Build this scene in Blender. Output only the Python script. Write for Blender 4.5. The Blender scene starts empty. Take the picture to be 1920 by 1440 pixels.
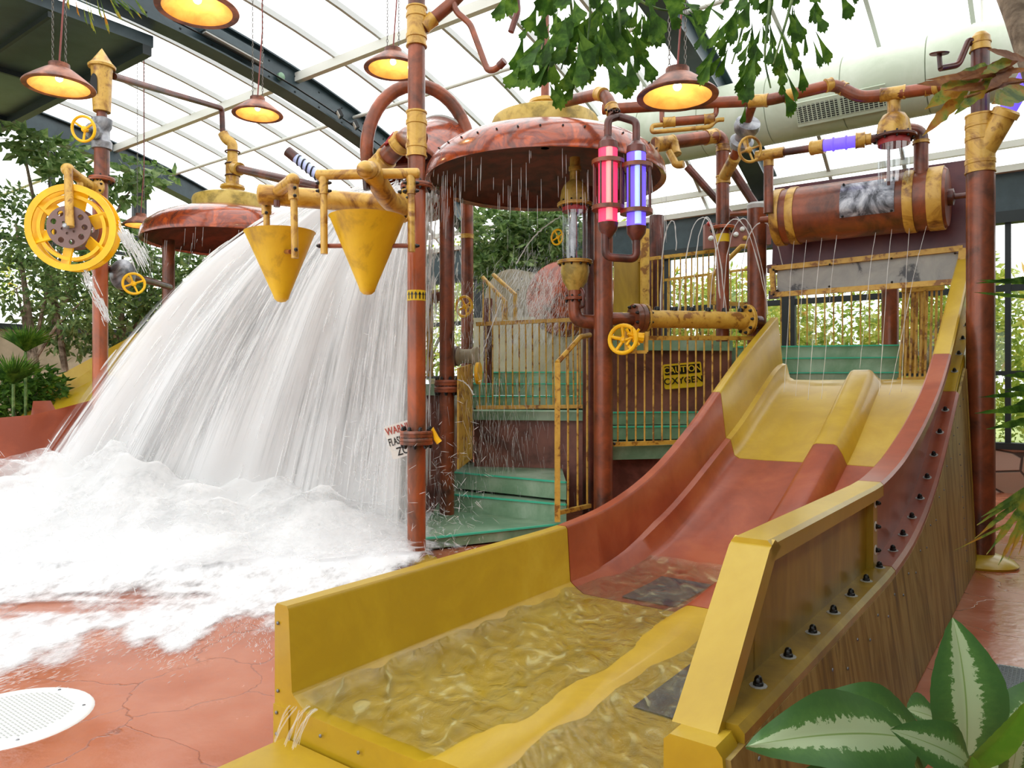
import bpy, math, random
from mathutils import Vector as V, Matrix, noise
random.seed(7)
PI=math.pi
sc=bpy.context.scene; col=sc.collection
F=1400.0; H=1.7
SX,SY=0.598167,0.801372
S=V((SX,SY,0)); R=V((SY,-SX,0)); L0=V((-1.128,3.55,0))
UP=V((0,0,1))
def P(u,v,Y): return V(((u-960)/F*Y, Y, H-(v-720)/F*Y))
def PZ(u,v,z):
    Y=(H-z)*F/(v-720); return V(((u-960)/F*Y,Y,z))
def SL(a,b,z): return L0+S*a+R*b+UP*z
def onA(u,v,a):
    k=(u-960)/F; o=L0+S*a
    b=(k*o.y-o.x)/(R.x-k*R.y)
    q=o+R*b
    return V((q.x,q.y,H-(v-720)/F*q.y))
def lin(c): return c/12.92 if c<=.04045 else ((c+.055)/1.055)**2.4
def C(h): 
    h=h.lstrip('#'); return tuple(lin(int(h[i:i+2],16)/255) for i in (0,2,4))
# ---------------------------------------------------------------- materials
M={}
def newmat(n):
    m=bpy.data.materials.new(n); m.use_nodes=True; nt=m.node_tree
    b=nt.nodes['Principled BSDF']; M[n]=m
    return m,nt,b
def nnode(nt,t,**k):
    n=nt.nodes.new(t)
    for a,v in k.items(): setattr(n,a,v)
    return n
def ramp(nt,stops):
    r=nnode(nt,'ShaderNodeValToRGB'); e=r.color_ramp.elements
    e[0].position=stops[0][0]; e[0].color=(*stops[0][1],1)
    e[1].position=stops[-1][0]; e[1].color=(*stops[-1][1],1)
    for p,c in stops[1:-1]:
        x=e.new(p); x.color=(*c,1)
    return r
def paint(n,stops,scale=4,rough=.4,metal=0,bump=0,detail=6,stretch=(1,1,1),coat=0,dist=.4):
    m,nt,b=newmat(n)
    tc=nnode(nt,'ShaderNodeTexCoord'); mp=nnode(nt,'ShaderNodeMapping'); mp.inputs['Scale'].default_value=stretch
    nz=nnode(nt,'ShaderNodeTexNoise'); nz.inputs['Scale'].default_value=scale; nz.inputs['Detail'].default_value=detail
    nz.inputs['Distortion'].default_value=dist; nz.inputs['Roughness'].default_value=.62
    nt.links.new(tc.outputs['Object'],mp.inputs[0]); nt.links.new(mp.outputs[0],nz.inputs['Vector'])
    r=ramp(nt,[(.5+(p-.5)*.55,c) for p,c in stops]); nt.links.new(nz.outputs['Fac'],r.inputs[0]); nt.links.new(r.outputs[0],b.inputs['Base Color'])
    b.inputs['Roughness'].default_value=rough; b.inputs['Metallic'].default_value=metal
    if coat: b.inputs['Coat Weight'].default_value=coat; b.inputs['Coat Roughness'].default_value=.12
    if bump:
        bp=nnode(nt,'ShaderNodeBump'); bp.inputs['Strength'].default_value=bump; bp.inputs['Distance'].default_value=.02
        n2=nnode(nt,'ShaderNodeTexNoise'); n2.inputs['Scale'].default_value=scale*8; nt.links.new(mp.outputs[0],n2.inputs['Vector'])
        nt.links.new(n2.outputs['Fac'],bp.inputs['Height']); nt.links.new(bp.outputs[0],b.inputs['Normal'])
    return m
def plain(n,c,rough=.5,metal=0,coat=0):
    m,nt,b=newmat(n); b.inputs['Base Color'].default_value=(*c,1); b.inputs['Roughness'].default_value=rough; b.inputs['Metallic'].default_value=metal
    if coat: b.inputs['Coat Weight'].default_value=coat
    return m
def emit(n,c,st):
    m,nt,b=newmat(n); b.inputs['Base Color'].default_value=(*c,1); b.inputs['Emission Color'].default_value=(*c,1); b.inputs['Emission Strength'].default_value=st
    return m
paint('rust',[(.2,C('#46281a')),(.42,C('#743d26')),(.6,C('#884628')),(.8,C('#a25230'))],3.2,.36,.1,.08,coat=.15)
paint('rust_bright',[(.25,C('#543626')),(.42,C('#86482c')),(.6,C('#a85228')),(.8,C('#b56236'))],2.4,.36,.05,.08,stretch=(1,1,.5),coat=.25)
paint('rust_dark',[(.3,C('#3a1d16')),(.6,C('#5f2d22')),(.8,C('#74392a'))],3,.4,.1,.05,coat=.2)
paint('dome',[(.2,C('#3e1f16')),(.38,C('#743420')),(.52,C('#a3461c')),(.64,C('#7a3626')),(.8,C('#bf5520'))],2.2,.27,.15,.06,detail=9,dist=1.2,coat=.6)
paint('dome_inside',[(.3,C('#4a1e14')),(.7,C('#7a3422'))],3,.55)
paint('bronze',[(.2,C('#6e4420')),(.36,C('#a87a30')),(.5,C('#c79c42')),(.66,C('#d0a64a')),(.82,C('#8a5a24'))],4.5,.4,.1,.06,detail=8,dist=.8,coat=.2)
paint('brass',[(.3,C('#8f7a34')),(.5,C('#bda04a')),(.75,C('#cdb25c'))],5,.45,.1,.05,detail=8)
paint('cone',[(.2,C('#b88c1c')),(.38,C('#e2b41e')),(.7,C('#ecc024'))],2.2,.42,0,.03,detail=7)
paint('rail',[(.3,C('#8a5a20')),(.42,C('#c69a3c')),(.7,C('#d4ab48'))],9,.45,0,0,detail=8)
paint('yellow_wheel',[(.3,C('#f2b400')),(.7,C('#ffc80a'))],3,.4)
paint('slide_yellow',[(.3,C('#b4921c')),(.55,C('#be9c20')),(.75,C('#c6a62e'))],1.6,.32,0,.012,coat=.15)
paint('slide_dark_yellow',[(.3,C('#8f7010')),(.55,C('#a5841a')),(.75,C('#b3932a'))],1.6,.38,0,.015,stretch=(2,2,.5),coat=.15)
paint('slide_red',[(.3,C('#8c3d20')),(.55,C('#9c4828')),(.75,C('#a65430'))],1.8,.34,0,.02,coat=.1)
paint('wood_panel',[(.2,C('#5a451c')),(.4,C('#8f7432')),(.6,C('#ad9654')),(.8,C('#7c6228'))],2.2,.5,0,.05,stretch=(3,3,.3),detail=9,dist=.9)
paint('green_tread',[(.3,C('#6a8f70')),(.55,C('#86a688')),(.8,C('#a6bea6'))],1.5,.4,0,.05)
plain('nosing',C('#45c3a0'),.4)
paint('brown_wall',[(.3,C('#5c362e')),(.55,C('#855246')),(.8,C('#97604f'))],1.6,.45,0,.04,detail=8)
paint('steel',[(.3,C('#5a5c60')),(.5,C('#8d8f94')),(.75,C('#b2b4b8'))],4,.4,.5,.08,detail=8,dist=1)
paint('grey_plate',[(.28,C('#4c4d50')),(.4,C('#93938f')),(.8,C('#a6a59e'))],3,.5,.1,.03,detail=10,dist=.6)
paint('cloud_plate',[(.3,C('#3e3f44')),(.48,C('#7d7f86')),(.7,C('#b4b5ba'))],3.5,.35,.4,.03,detail=9,dist=1.5)
paint('beam',[(.3,C('#2a3a40')),(.7,C('#3b4c52'))],1.5,.4)
plain('beam_dark',C('#1c2628'),.5)
plain('white_bar',C('#d8d8cf'),.4)
plain('grey_bar',C('#b9bbb8'),.4)
paint('duct',[(.3,C('#b9c4ad')),(.6,C('#c9d2be')),(.8,C('#d3dac9'))],1.2,.45)
plain('black',C('#0d0d0f'),.3); plain('dark_void',C('#141416'),.6)
plain('chain',C('#77736c'),.4,.7); plain('red_cable',C('#8a4038'),.5)
paint('lamp_shell',[(.3,C('#5a3020')),(.55,C('#8d5238')),(.8,C('#a9694c'))],6,.42,.2,.05)
paint('lamp_lining',[(.3,C('#b98a4a')),(.55,C('#cf9f58')),(.8,C('#d9ad66'))],5,.5)
emit('bulb',(1,.86,.6),14)
emit('pink_tube',(.95,.045,.13),.95); emit('violet_tube',(.16,.10,.9),1.0)
emit('pink_coil',(1,.28,.26),1.0); emit('violet_coil',(.36,.48,1),1.0)
paint('fern',[(.3,C('#2a4a14')),(.5,C('#41691f')),(.75,C('#6a9030'))],9,.6)
M['fern'].node_tree.nodes['Principled BSDF'].inputs['Specular IOR Level'].default_value=.25
paint('leafy',[(.3,C('#3c5a2a')),(.5,C('#6a8a48')),(.75,C('#9cb070'))],6,.5)
paint('outdoor_leaf',[(.3,C('#6d8a2e')),(.5,C('#a3b348')),(.7,C('#c9c45c')),(.85,C('#d9a04a'))],1.2,.6)
paint('dry_leaf',[(.3,C('#7d4a28')),(.6,C('#a06a40')),(.8,C('#b98a50'))],8,.6)
paint('yellowing_leaf',[(.35,C('#4d6a2a')),(.5,C('#8d9a3a')),(.65,C('#b98a30')),(.8,C('#a0562a'))],5,.5)
paint('bark',[(.3,C('#5a4c3c')),(.6,C('#8a7a66')),(.8,C('#a89a88'))],6,.8,0,.3)
paint('cream_wall',[(.3,C('#a59a80')),(.7,C('#bfb498'))],2,.7,0,.05)
paint('purple_brown',[(.3,C('#4a2530')),(.6,C('#63333a')),(.8,C('#6d3d3c'))],1.5,.4)
paint('grass',[(.3,C('#7a8a4a')),(.7,C('#9aa35c'))],.5,.9)
plain('sign_yellow',C('#e6c31e'),.4); plain('sign_white',C('#e4e2da'),.4); plain('red_ink',C('#b04a3a'),.5)
plain('white_plastic',C('#eef0ee'),.35); plain('red_plastic',C('#a82a2a'),.4)
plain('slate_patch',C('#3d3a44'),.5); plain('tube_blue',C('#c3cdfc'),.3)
def floor_mat():
    m,nt,b=newmat('terracotta'); tc=nnode(nt,'ShaderNodeTexCoord')
    wob=nnode(nt,'ShaderNodeTexNoise'); wob.inputs['Scale'].default_value=2.2; wob.inputs['Detail'].default_value=5
    nt.links.new(tc.outputs['Object'],wob.inputs['Vector'])
    mx=nnode(nt,'ShaderNodeMix',data_type='VECTOR'); mx.inputs['Factor'].default_value=.3
    nt.links.new(tc.outputs['Object'],mx.inputs['A']); nt.links.new(wob.outputs['Color'],mx.inputs['B'])
    vo=nnode(nt,'ShaderNodeTexVoronoi',feature='DISTANCE_TO_EDGE'); vo.inputs['Scale'].default_value=1.9
    nt.links.new(mx.outputs['Result'],vo.inputs['Vector'])
    cr=ramp(nt,[(0,(.25,.25,.25)),(.009,(1,1,1))]); nt.links.new(vo.outputs['Distance'],cr.inputs[0])
    nz=nnode(nt,'ShaderNodeTexNoise'); nz.inputs['Scale'].default_value=1.6; nz.inputs['Detail'].default_value=9
    nt.links.new(tc.outputs['Object'],nz.inputs['Vector'])
    cc=ramp(nt,[(.3,C('#a45a3a')),(.5,C('#b1684a')),(.7,C('#ba785c'))]); nt.links.new(nz.outputs['Fac'],cc.inputs[0])
    mc=nnode(nt,'ShaderNodeMix',data_type='RGBA'); mc.inputs['A'].default_value=(*C('#7a4434'),1)
    nt.links.new(cr.outputs[0],mc.inputs['Factor']); nt.links.new(cc.outputs[0],mc.inputs['B']); nt.links.new(mc.outputs['Result'],b.inputs['Base Color'])
    rr_=nnode(nt,'ShaderNodeMapRange'); rr_.inputs[1].default_value=.35; rr_.inputs[2].default_value=.65; rr_.inputs[3].default_value=.06; rr_.inputs[4].default_value=.3; nt.links.new(nz.outputs['Fac'],rr_.inputs[0]); nt.links.new(rr_.outputs[0],b.inputs['Roughness'])
    n2=nnode(nt,'ShaderNodeTexNoise'); n2.inputs['Scale'].default_value=14; n2.inputs['Detail'].default_value=4; nt.links.new(tc.outputs['Object'],n2.inputs['Vector'])
    ad=nnode(nt,'ShaderNodeMath',operation='ADD'); nt.links.new(cr.outputs[0],ad.inputs[0]); nt.links.new(n2.outputs['Fac'],ad.inputs[1])
    bp=nnode(nt,'ShaderNodeBump'); bp.inputs['Strength'].default_value=.25; bp.inputs['Distance'].default_value=.01
    nt.links.new(ad.outputs[0],bp.inputs['Height']); nt.links.new(bp.outputs[0],b.inputs['Normal'])
floor_mat()
def stone_mat():
    m,nt,b=newmat('stone'); tc=nnode(nt,'ShaderNodeTexCoord')
    vo=nnode(nt,'ShaderNodeTexVoronoi',feature='DISTANCE_TO_EDGE'); vo.inputs['Scale'].default_value=3.2
    v2=nnode(nt,'ShaderNodeTexVoronoi'); v2.inputs['Scale'].default_value=3.2
    for x in (vo,v2): nt.links.new(tc.outputs['Object'],x.inputs['Vector'])
    cr=ramp(nt,[(.03,(0,0,0)),(.06,(1,1,1))]); nt.links.new(vo.outputs['Distance'],cr.inputs[0])
    sr=nnode(nt,'ShaderNodeSeparateColor'); nt.links.new(v2.outputs['Color'],sr.inputs[0])
    cc=ramp(nt,[(.2,C('#94786a')),(.5,C('#bfa99a')),(.8,C('#a98c78'))]); nt.links.new(sr.outputs[0],cc.inputs[0])
    mc=nnode(nt,'ShaderNodeMix',data_type='RGBA'); mc.inputs['A'].default_value=(*C('#4a3e36'),1)
    nt.links.new(cr.outputs[0],mc.inputs['Factor']); nt.links.new(cc.outputs[0],mc.inputs['B']); nt.links.new(mc.outputs['Result'],b.inputs['Base Color'])
    b.inputs['Roughness'].default_value=.7
    bp=nnode(nt,'ShaderNodeBump'); bp.inputs['Strength'].default_value=.6; bp.inputs['Distance'].default_value=.03
    nt.links.new(cr.outputs[0],bp.inputs['Height']); nt.links.new(bp.outputs[0],b.inputs['Normal'])
stone_mat()
def thin_glass(n,tint,gloss=.06,milk=0):
    m,nt,b=newmat(n); nt.nodes.remove(b); out=nt.nodes['Material Output']
    tr=nnode(nt,'ShaderNodeBsdfTransparent'); tr.inputs[0].default_value=(*tint,1)
    gl=nnode(nt,'ShaderNodeBsdfGlossy'); gl.inputs['Roughness'].default_value=.03
    mx=nnode(nt,'ShaderNodeMixShader'); mx.inputs[0].default_value=gloss
    last=tr
    if milk:
        tl=nnode(nt,'ShaderNodeBsdfTranslucent'); tl.inputs[0].default_value=(.95,.96,.96,1)
        m2=nnode(nt,'ShaderNodeMixShader'); m2.inputs[0].default_value=milk
        nt.links.new(tr.outputs[0],m2.inputs[1]); nt.links.new(tl.outputs[0],m2.inputs[2]); last=m2
    nt.links.new(last.outputs[0],mx.inputs[1]); nt.links.new(gl.outputs[0],mx.inputs[2]); nt.links.new(mx.outputs[0],out.inputs[0])
thin_glass('pane',(.93,.96,.95),.05); thin_glass('roof_glass',(.97,.98,.98),.03); thin_glass('tube_glass',(.9,.93,.95),.14)
def water_white(n,alpha,streak=None,attr=None,col_=(.985,.988,.99),tlm=.5,soft=False):
    """aerated white water: part see-through, part diffuse"""
    m,nt,b=newmat(n); nt.nodes.remove(b); out=nt.nodes['Material Output']
    tr=nnode(nt,'ShaderNodeBsdfTransparent'); df=nnode(nt,'ShaderNodeBsdfDiffuse'); df.inputs[0].default_value=(*col_,1)
    tl=nnode(nt,'ShaderNodeBsdfTranslucent'); tl.inputs[0].default_value=(*col_,1)
    w=nnode(nt,'ShaderNodeMixShader'); w.inputs[0].default_value=tlm
    nt.links.new(df.outputs[0],w.inputs[1]); nt.links.new(tl.outputs[0],w.inputs[2])
    mx=nnode(nt,'ShaderNodeMixShader'); mx.inputs[0].default_value=alpha
    nt.links.new(tr.outputs[0],mx.inputs[1]); nt.links.new(w.outputs[0],mx.inputs[2]); nt.links.new(mx.outputs[0],out.inputs[0])
    if streak or attr:
        tc=nnode(nt,'ShaderNodeTexCoord'); mp=nnode(nt,'ShaderNodeMapping'); mp.inputs['Scale'].default_value=streak or ((1.6,.8,1) if soft else (1,1,1))
        nt.links.new(tc.outputs['UV' if streak else 'Object'],mp.inputs[0])
        nz=nnode(nt,'ShaderNodeTexNoise'); nz.inputs['Scale'].default_value=1 if streak else (7 if soft else 2.6); nz.inputs['Detail'].default_value=6; nz.inputs['Roughness'].default_value=.65
        nt.links.new(mp.outputs[0],nz.inputs['Vector'])
        at=nnode(nt,'ShaderNodeAttribute',attribute_name='cover')
        a1=nnode(nt,'ShaderNodeMath',operation='ADD'); nt.links.new(nz.outputs['Fac'],a1.inputs[0]); nt.links.new(at.outputs['Fac'],a1.inputs[1])
        mr=nnode(nt,'ShaderNodeMapRange',interpolation_type='SMOOTHSTEP')
        for i,v in enumerate((.72,1.42,0,alpha) if soft else (.82,1.25,0,alpha)): mr.inputs[i+1].default_value=v
        nt.links.new(a1.outputs[0],mr.inputs[0]); nt.links.new(mr.outputs[0],mx.inputs[0])
    return m
water_white('strand',.42); water_white('droplet',.72); water_white('jet',.6); water_white('clear_jet',.3)
water_white('sheet',.86,streak=(60,2.2,1)); water_white('foam',1,attr=True,tlm=.06,col_=(.85,.855,.87),soft=True)
water_white('mist',.6,attr=True)
def pool_water():
    m,nt,b=newmat('pool_water'); nt.nodes.remove(b); out=nt.nodes['Material Output']
    tr=nnode(nt,'ShaderNodeBsdfTransparent'); tr.inputs[0].default_value=(1,1,.97,1)
    gl=nnode(nt,'ShaderNodeBsdfGlossy'); gl.inputs['Roughness'].default_value=.08
    fr=nnode(nt,'ShaderNodeFresnel'); fr.inputs[0].default_value=1.33
    tc=nnode(nt,'ShaderNodeTexCoord'); mp=nnode(nt,'ShaderNodeMapping'); mp.inputs['Rotation'].default_value=(0,0,.64); mp.inputs['Scale'].default_value=(1.2,.7,1)
    nt.links.new(tc.outputs['Object'],mp.inputs[0])
    nz=nnode(nt,'ShaderNodeTexNoise'); nz.inputs['Scale'].default_value=7; nz.inputs['Detail'].default_value=5; nz.inputs['Distortion'].default_value=1.3
    nt.links.new(mp.outputs[0],nz.inputs['Vector'])
    bp=nnode(nt,'ShaderNodeBump'); bp.inputs['Strength'].default_value=1; bp.inputs['Distance'].default_value=.035
    nt.links.new(nz.outputs['Fac'],bp.inputs['Height']); nt.links.new(bp.outputs[0],gl.inputs['Normal']); nt.links.new(bp.outputs[0],fr.inputs['Normal'])
    mx=nnode(nt,'ShaderNodeMixShader'); nt.links.new(fr.outputs[0],mx.inputs[0]); nt.links.new(tr.outputs[0],mx.inputs[1]); nt.links.new(gl.outputs[0],mx.inputs[2])
    df=nnode(nt,'ShaderNodeBsdfDiffuse'); df.inputs[0].default_value=(.86,.84,.46,1)
    rp=ramp(nt,[(.35,(.0,.0,.0)),(.6,(.07,.07,.07)),(.8,(.45,.45,.45))]); nt.links.new(nz.outputs['Fac'],rp.inputs[0])
    m2=nnode(nt,'ShaderNodeMixShader'); nt.links.new(rp.outputs[0],m2.inputs[0]); nt.links.new(mx.outputs[0],m2.inputs[1]); nt.links.new(df.outputs[0],m2.inputs[2])
    nt.links.new(m2.outputs[0],out.inputs[0])
pool_water()
def variegated():
    m,nt,b=newmat('variegated'); tc=nnode(nt,'ShaderNodeTexCoord'); sp=nnode(nt,'ShaderNodeSeparateXYZ'); nt.links.new(tc.outputs['UV'],sp.inputs[0])
    ab=nnode(nt,'ShaderNodeMath',operation='SUBTRACT'); ab.inputs[1].default_value=.5; nt.links.new(sp.outputs['Y'],ab.inputs[0])
    aa=nnode(nt,'ShaderNodeMath',operation='ABSOLUTE'); nt.links.new(ab.outputs[0],aa.inputs[0])
    mp=nnode(nt,'ShaderNodeMapping'); mp.inputs['Scale'].default_value=(26,7,1); nt.links.new(tc.outputs['UV'],mp.inputs[0])
    nz=nnode(nt,'ShaderNodeTexNoise'); nz.inputs['Scale'].default_value=1; nz.inputs['Detail'].default_value=6; nz.inputs['Roughness'].default_value=.7; nt.links.new(mp.outputs[0],nz.inputs['Vector'])
    m1=nnode(nt,'ShaderNodeMath',operation='MULTIPLY_ADD'); m1.inputs[1].default_value=.42; nt.links.new(nz.outputs['Fac'],m1.inputs[0]); nt.links.new(aa.outputs[0],m1.inputs[2])
    r=ramp(nt,[(.385,C('#b0c69a')),(.40,C('#55803f')),(.6,C('#456e38'))]); nt.links.new(m1.outputs[0],r.inputs[0])
    mid=ramp(nt,[(.006,C('#c3d6a0')),(.014,(1,1,1))]); nt.links.new(aa.outputs[0],mid.inputs[0])
    mu=nnode(nt,'ShaderNodeMix',data_type='RGBA',blend_type='MULTIPLY'); mu.inputs['Factor'].default_value=1
    nt.links.new(r.outputs[0],mu.inputs['A']); nt.links.new(mid.outputs[0],mu.inputs['B']); nt.links.new(mu.outputs['Result'],b.inputs['Base Color'])
    b.inputs['Roughness'].default_value=.38
variegated()
paint('green_leaf',[(.3,C('#5a9a28')),(.7,C('#86b83a'))],4,.4)
def leafy_light(n,k=.35):
    nt=M[n].node_tree; b=nt.nodes['Principled BSDF']; out=nt.nodes['Material Output']
    tl=nnode(nt,'ShaderNodeBsdfTranslucent'); mx=nnode(nt,'ShaderNodeMixShader'); mx.inputs[0].default_value=k
    src=b.inputs['Base Color'].links[0].from_socket; nt.links.new(src,tl.inputs[0])
    nt.links.new(b.outputs[0],mx.inputs[1]); nt.links.new(tl.outputs[0],mx.inputs[2]); nt.links.new(mx.outputs[0],out.inputs[0])
for n_ in ('fern','leafy','outdoor_leaf','dry_leaf','yellowing_leaf'): leafy_light(n_)
for n_ in ('variegated','green_leaf'): leafy_light(n_,.2)
# ---------------------------------------------------------------- mesh building
def frame(d):
    d=d.normalized(); a=V((0,0,1)) if abs(d.z)<.9 else V((1,0,0))
    x=a.cross(d).normalized(); return x,d.cross(x)
class MB:
    def __init__(s): s.v=[]; s.f=[]; s.uv=None
    def add(s,vs,fs):
        o=len(s.v); s.v+=[V(x) for x in vs]; s.f+=[tuple(i+o for i in f) for f in fs]; return s
    def box(s,c,ax,ay,az):
        c,ax,ay,az=V(c),V(ax),V(ay),V(az)
        vs=[c+ax*i+ay*j+az*k for k in(-1,1) for j in(-1,1) for i in(-1,1)]
        return s.add(vs,[(0,2,3,1),(4,5,7,6),(0,1,5,4),(2,6,7,3),(0,4,6,2),(1,3,7,5)])
    def bar(s,a,b,w,h,up=UP):
        a,b=V(a),V(b); d=(b-a); x=d.cross(V(up)); x=x.normalized() if x.length>1e-6 else V((1,0,0)); y=x.cross(d).normalized()
        return s.box((a+b)/2,d/2,x*w/2,y*h/2)
    def tube(s,pts,r,n=14,caps=True):
        pts=[V(p) for p in pts]; m=len(pts); rs=r if isinstance(r,(list,tuple)) else [r]*m
        o=len(s.v); x=None
        for i,p in enumerate(pts):
            if i==0: t=pts[1]-p
            elif i==m-1: t=p-pts[i-1]
            else: t=(pts[i+1]-p).normalized()+(p-pts[i-1]).normalized()
            t=t.normalized() if t.length>1e-9 else V((0,0,1))
            if x is None: x,_=frame(t)
            else:
                x=x-t*x.dot(t); x=x.normalized() if x.length>1e-6 else frame(t)[0]
            y=t.cross(x); k=1.0
            if 0<i<m-1:
                c=(pts[i+1]-p).normalized().dot((p-pts[i-1]).normalized()); k=1.0
            for j in range(n):
                an=2*PI*j/n; s.v.append(p+(x*math.cos(an)+y*math.sin(an))*rs[i]*k)
        for i in range(m-1):
            for j in range(n):
                a=o+i*n+j; b=o+i*n+(j+1)%n; s.f.append((a,b,b+n,a+n))
        if caps:
            s.f.append(tuple(o+j for j in reversed(range(n)))); s.f.append(tuple(o+(m-1)*n+j for j in range(n)))
        return s
    def lathe(s,prof,c,axis=UP,n=32,closed=False,cap=True):
        c=V(c); d=V(axis).normalized(); x,y=frame(d); o=len(s.v); m=len(prof)
        for r,z in prof:
            for j in range(n):
                an=2*PI*j/n; s.v.append(c+d*z+(x*math.cos(an)+y*math.sin(an))*max(r,1e-4))
        for i in range(m if closed else m-1):
            for j in range(n):
                a=o+i*n+j; b=o+i*n+(j+1)%n; i2=((i+1)%m-i)*n
                s.f.append((a,b,b+i2,a+i2))
        if not closed and cap:
            if prof[0][0]>.001: s.f.append(tuple(o+j for j in reversed(range(n))))
            if prof[-1][0]>.001: s.f.append(tuple(o+(m-1)*n+j for j in range(n)))
        return s
    def torus(s,c,axis,R_,r,n=32,k=10,a0=0,a1=2*PI,xd=None):
        c=V(c); d=V(axis).normalized(); x,y=frame(d)
        if xd is not None: x=(V(xd)-d*V(xd).dot(d)).normalized(); y=d.cross(x)
        if abs(a1-a0)>6.2: 
            prof=[(R_+r*math.cos(2*PI*i/k),r*math.sin(2*PI*i/k)) for i in range(k)]
            return s.lathe(prof,c,axis,n,True)
        return s.tube([c+(x*math.cos(a0+(a1-a0)*i/n)+y*math.sin(a0+(a1-a0)*i/n))*R_ for i in range(n+1)],r,k)
    def sphere(s,c,r,n=16,sq=1,axis=UP):
        return s.lathe([(r*math.sin(PI*i/10),-r*sq*math.cos(PI*i/10)) for i in range(11)],c,axis,n)
    def prism(s,poly,ext):
        n=len(poly); ext=V(ext); poly=[V(p) for p in poly]
        return s.add(poly+[p+ext for p in poly],[tuple(reversed(range(n))),tuple(range(n,2*n))]+[(i,(i+1)%n,n+(i+1)%n,n+i) for i in range(n)])
    def grid(s,rows):
        o=len(s.v); n=len(rows[0]); 
        for r in rows: s.v+=[V(p) for p in r]
        for i in range(len(rows)-1):
            for j in range(n-1):
                a=o+i*n+j; s.f.append((a,a+1,a+n+1,a+n))
        return s
    def loft(s,rings,caps=True):
        o=len(s.v); n=len(rings[0])
        for r in rings: s.v+=[V(p) for p in r]
        for i in range(len(rings)-1):
            for j in range(n):
                a=o+i*n+j; b=o+i*n+(j+1)%n; s.f.append((a,b,b+n,a+n))
        if caps: s.f.append(tuple(o+j for j in reversed(range(n)))); s.f.append(tuple(o+(len(rings)-1)*n+j for j in range(n)))
        return s
    def mesh(s,name,off=V((0,0,0)),smooth=35):
        me=bpy.data.meshes.new(name); me.from_pydata([tuple(p-off) for p in s.v],[],s.f); me.update()
        if smooth:
            me.polygons.foreach_set('use_smooth',[True]*len(me.polygons))
            try: me.set_sharp_from_angle(angle=math.radians(smooth))
            except Exception: pass
        return me
OFF={}
def _tag(o,label,cat,group,kind):
    if label: o['label']=label
    if cat: o['category']=cat
    if group: o['group']=group
    if kind: o['kind']=kind
def root(name,label,cat,loc,group=None,kind=None):
    o=bpy.data.objects.new(name,None); o.empty_display_size=.1; col.objects.link(o); o.location=loc; OFF[o.name]=V(loc)
    _tag(o,label,cat,group,kind); return o
def part(mb,name,mat,parent,label=None,smooth=35,kind=None):
    off=OFF[parent.name] if parent else V((0,0,0))
    me=mb.mesh(name,off,smooth); o=bpy.data.objects.new(name,me); me.materials.append(M[mat]); col.objects.link(o)
    if parent: o.parent=parent
    OFF[o.name]=off
    if label: o['label']=label
    if kind: o['kind']=kind
    return o
def single(mb,name,mat,label,cat,loc=None,group=None,kind=None,smooth=35):
    loc=V(loc) if loc is not None else (sum((p for p in mb.v),V((0,0,0)))/max(1,len(mb.v)))
    me=mb.mesh(name,loc,smooth); o=bpy.data.objects.new(name,me); me.materials.append(M[mat]); col.objects.link(o); o.location=loc
    OFF[o.name]=loc; _tag(o,label,cat,group,kind); return o
def struct(mb,name,mat,smooth=35):
    o=part(mb,name,mat,None,smooth=smooth); o['kind']='structure'; return o
_bm=MB().lathe([(.0145,0),(.0145,.007),(.0115,.01),(.0115,.016),(.009,.022),(.005,.0255),(.0005,.0265)],(0,0,0),UP,8).mesh('bolt')
_bm.materials.append(M['black'])
def bolt(parent,p,axis,sc_=1.0):
    o=bpy.data.objects.new('bolt',_bm); col.objects.link(o); o.parent=parent
    q=V(axis).to_track_quat('Z','Y')
    o.matrix_local=Matrix.Translation(V(p)-OFF[parent.name])@q.to_matrix().to_4x4()@Matrix.Scale(sc_,4)
    return o
_sm=MB().lathe([(.009,0),(.008,.004),(.004,.0065),(.0005,.007)],(0,0,0),UP,8).mesh('screw')
_sm.materials.append(M['steel'])
def screw(parent,p,axis,sc_=1.0):
    o=bpy.data.objects.new('screw',_sm); col.objects.link(o); o.parent=parent
    o.matrix_local=Matrix.Translation(V(p)-OFF[parent.name])@V(axis).to_track_quat('Z','Y').to_matrix().to_4x4()@Matrix.Scale(sc_,4)
    return o
def flange(parent,c,axis,r,th,nb=8,mat='rust',both=True,bs=1.0,ph=0):
    c=V(c); d=V(axis).normalized(); x,y=frame(d)
    o=part(MB().lathe([(r*.6,-th/2),(r*.97,-th/2),(r,-th*.35),(r,-.06*th),(r*.96,-.03*th),(r*.96,.03*th),(r,.06*th),(r,th*.35),(r*.97,th/2),(r*.6,th/2)],c,d,28),'flange',mat,parent)
    for i in range(nb):
        an=2*PI*(i+.5)/nb+ph; q=c+(x*math.cos(an)+y*math.sin(an))*r*.84
        bolt(o,q+d*th/2,d,bs)
        if both: bolt(o,q-d*th/2,-d,bs)
    return o
def collar(parent,a,b,r,mat='bronze',lip=1.08):
    a,b=V(a),V(b); d=b-a; L=d.length
    e=min(.02,L*.15)
    return part(MB().lathe([(r*.8,0),(r*lip,0),(r*lip,e),(r*1.02,e*1.3),(r*1.02,L-e*1.3),(r*lip,L-e),(r*lip,L),(r*.8,L)],a,d,22),'collar',mat,parent)
def bend(pts,rad=.12,k=6):
    pts=[V(p) for p in pts]; out=[pts[0]]
    for i in range(1,len(pts)-1):
        a,b,c=pts[i-1],pts[i],pts[i+1]; d1=(a-b); d2=(c-b); q=min(rad,d1.length*.48,d2.length*.48)
        s0=b+d1.normalized()*q; s1=b+d2.normalized()*q
        for j in range(k+1):
            t=j/k; out.append(s0*(1-t)**2+b*2*t*(1-t)+s1*t*t)
    out.append(pts[-1]); return out
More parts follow.
